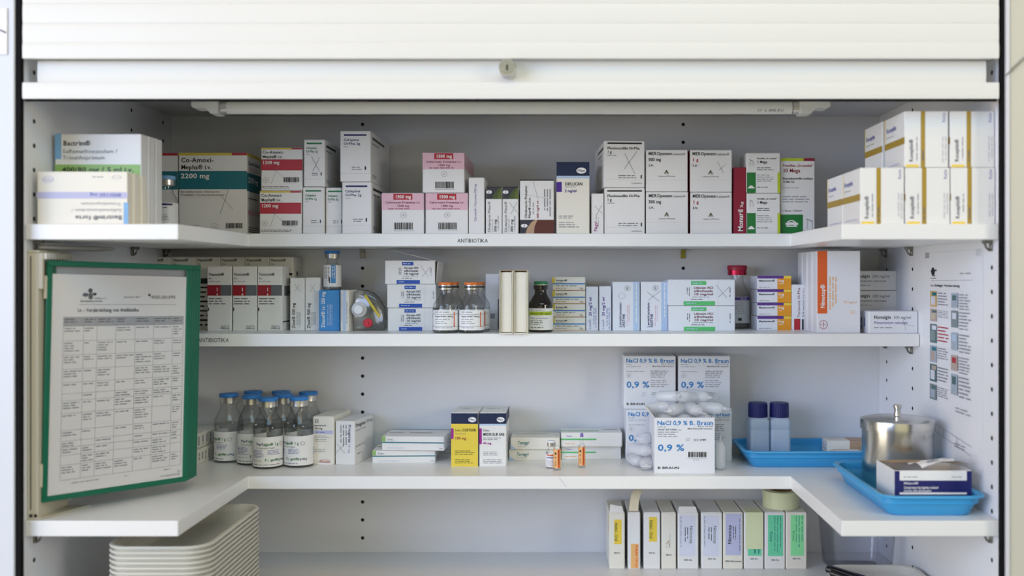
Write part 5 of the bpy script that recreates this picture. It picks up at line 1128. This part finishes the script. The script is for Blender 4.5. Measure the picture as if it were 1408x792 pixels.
# pen lying on top of the display
pz = .0335 + .0040
pp = thing('ballpoint_pen', 'slim grey pen lying on top of the green display', 'pen', (-.677, .022, pz + H))
Pq = lambda t: Vector((.063, .082, .0)) * t
mb = MB(); mb.tube([Pq(0), Pq(.03), Pq(.72), Pq(.97), Pq(1)], [.0024, .0036, .0036, .0020, .0008], 'pen_silver', 14); obj('barrel', mb, pp)
mb = MB(); mb.tube([Pq(.02) + Vector((0, 0, .0036)), Pq(.05) + Vector((0, 0, .0046)), Pq(.34) + Vector((0, 0, .0042))], .0009, 'bright_metal', 8); obj('clip', mb, pp)

# ------------------------------------------------------------------ laminated sheet on the right side panel
def wall(px, py, off):
    d = XR * F / (px - 772); return (-off, YD(d), PZ(py, d))
ps = thing('laminated_sheet', 'laminated instruction sheet with small pictures on the right side panel', 'sheet', (XR - .0004, 0, H))
y1_, y0_ = YD(XR * F / 500), YD(XR * F / 580)
mb = MB(); mb.box(-.0006, 0, y0_, y1_, -.266, .0355, 'glossy_paper'); obj('laminate', mb, ps)
p = Pr(lambda X, Y, off: (lambda d: (-.0006 - off, YD(d), PZ(Y, 1.42)))(XR * F / (X - 772)))
# drawing units: photo pixel columns, rows as seen at the sheet's middle
Yr = lambda y: 380 + (y - 380)
p.o(1284, 373, 2.5, 6, 'K'); p.s(1281, 373, 1289, 371, 2.2, 'K'); p.s(1283, 379, 1287, 379, 2, 'G'); p.l(1281, 381.5, 1291, 384, 1, 'K'); p.l(1321, 374, 1338, 378, 1, 'greytext'); p.s(1282, 386, 1339, 385, .5, 'LG'); p.t(1281, 391, 1321, 394.5, 'i.v.-Einlage: Vorbereitung', 'K', 1)
th = ['thumb5', 'thumb2', 'thumb3', 'thumb4', 'thumb3', 'thumb1']; th2 = ['thumb4', 'thumb1', 'thumb4', 'thumb2', 'thumb4']
for k, (a, b) in enumerate(((401, 424), (427, 445), (449, 476), (480, 504), (507, 532), (536, 558))):
    p.r(1280.5, a, 1289.5, b, th[k]); p.r(1281.5, a + (b - a) * .35, 1287, b - 3, ('lav', 'sand', 'thumb1', 'thumb2', 'lav', 'thumb4')[k]); p.r(1283, a + 2, 1289, a + (b - a) * .3, ('teal', 'thumb3', 'lav', 'teal', 'thumb2', 'thumb3')[k])
    p.l(1291, a + 1, 1306, b - (6 if k % 2 else 2), 5, 'red' if k == 2 else 'greytext')
for k, (a, b) in enumerate(((403, 423), (427, 450), (457, 481), (488, 509), (514, 542))):
    p.r(1310, a, 1319, b, th2[k]); p.r(1311.5, a + 3, 1317, a + (b - a) * .5, ('thumb3', 'lav', 'pale', 'seal', 'thumb3')[k]); p.l(1321, a, 1337, b + 3, 6, 'greytext')
p.l(1316, 557, 1338, 566, 2, 'LG'); p.s(1283, 590, 1338, 604, .6, 'LG'); p.s(1283, 601, 1338, 616, .6, 'LG'); p.l(1315, 606, 1330, 614, 2, 'LG'); p.s(1300, 594, 1300, 606, .5, 'LG'); p.s(1318, 599, 1318, 611, .5, 'LG')
obj('printing', p.mb, ps)
for yy in (y0_ + .012, y1_ - .012):
    mb = MB(); mb.box(-.0011, -.0006, yy - .008, yy + .008, .0275, .0365, 'clear_film'); obj('adhesive_tab', mb, ps)

# ------------------------------------------------------------------ outside the cabinet
d = 1.254; 
mb = MB(); xa, xb = PX(-26, d), PX(9.5, d); mb.box(xa, xb, -.0118, -.0104, PZ(75, d) + H, PZ(11, d) + H, 'paper', .0003)
o = obj('notice_slip', mb); tag(o, 'small white notice stuck on the white panel, top left corner', 'notice')
mb = MB(); mb.tube([(PX(-10, d), -.0121, PZ(38, d) + H), (PX(2, d), -.0121, PZ(42, d) + H), (PX(8, d), -.0121, PZ(45, d) + H)], .0008, 'pen_navy', 6); obj('printing', mb, o)
mb = MB(); mb.tube([(PX(1383, d), -.0125, PZ(104, d) + H), (PX(1395, d), -.0125, PZ(92, d) + H), (PX(1409, d), -.0125, PZ(79, d) + H), (PX(1440, d), -.0125, PZ(50, d) + H)], .0010, 'shadow_grey', 8)  # thin cast shadow across the panel, modelled as a grey tube
o = obj('shadow_line', mb); tag(o, 'thin grey tube standing for a slanting shadow line on the cream panel, top right', 'shadow_line')
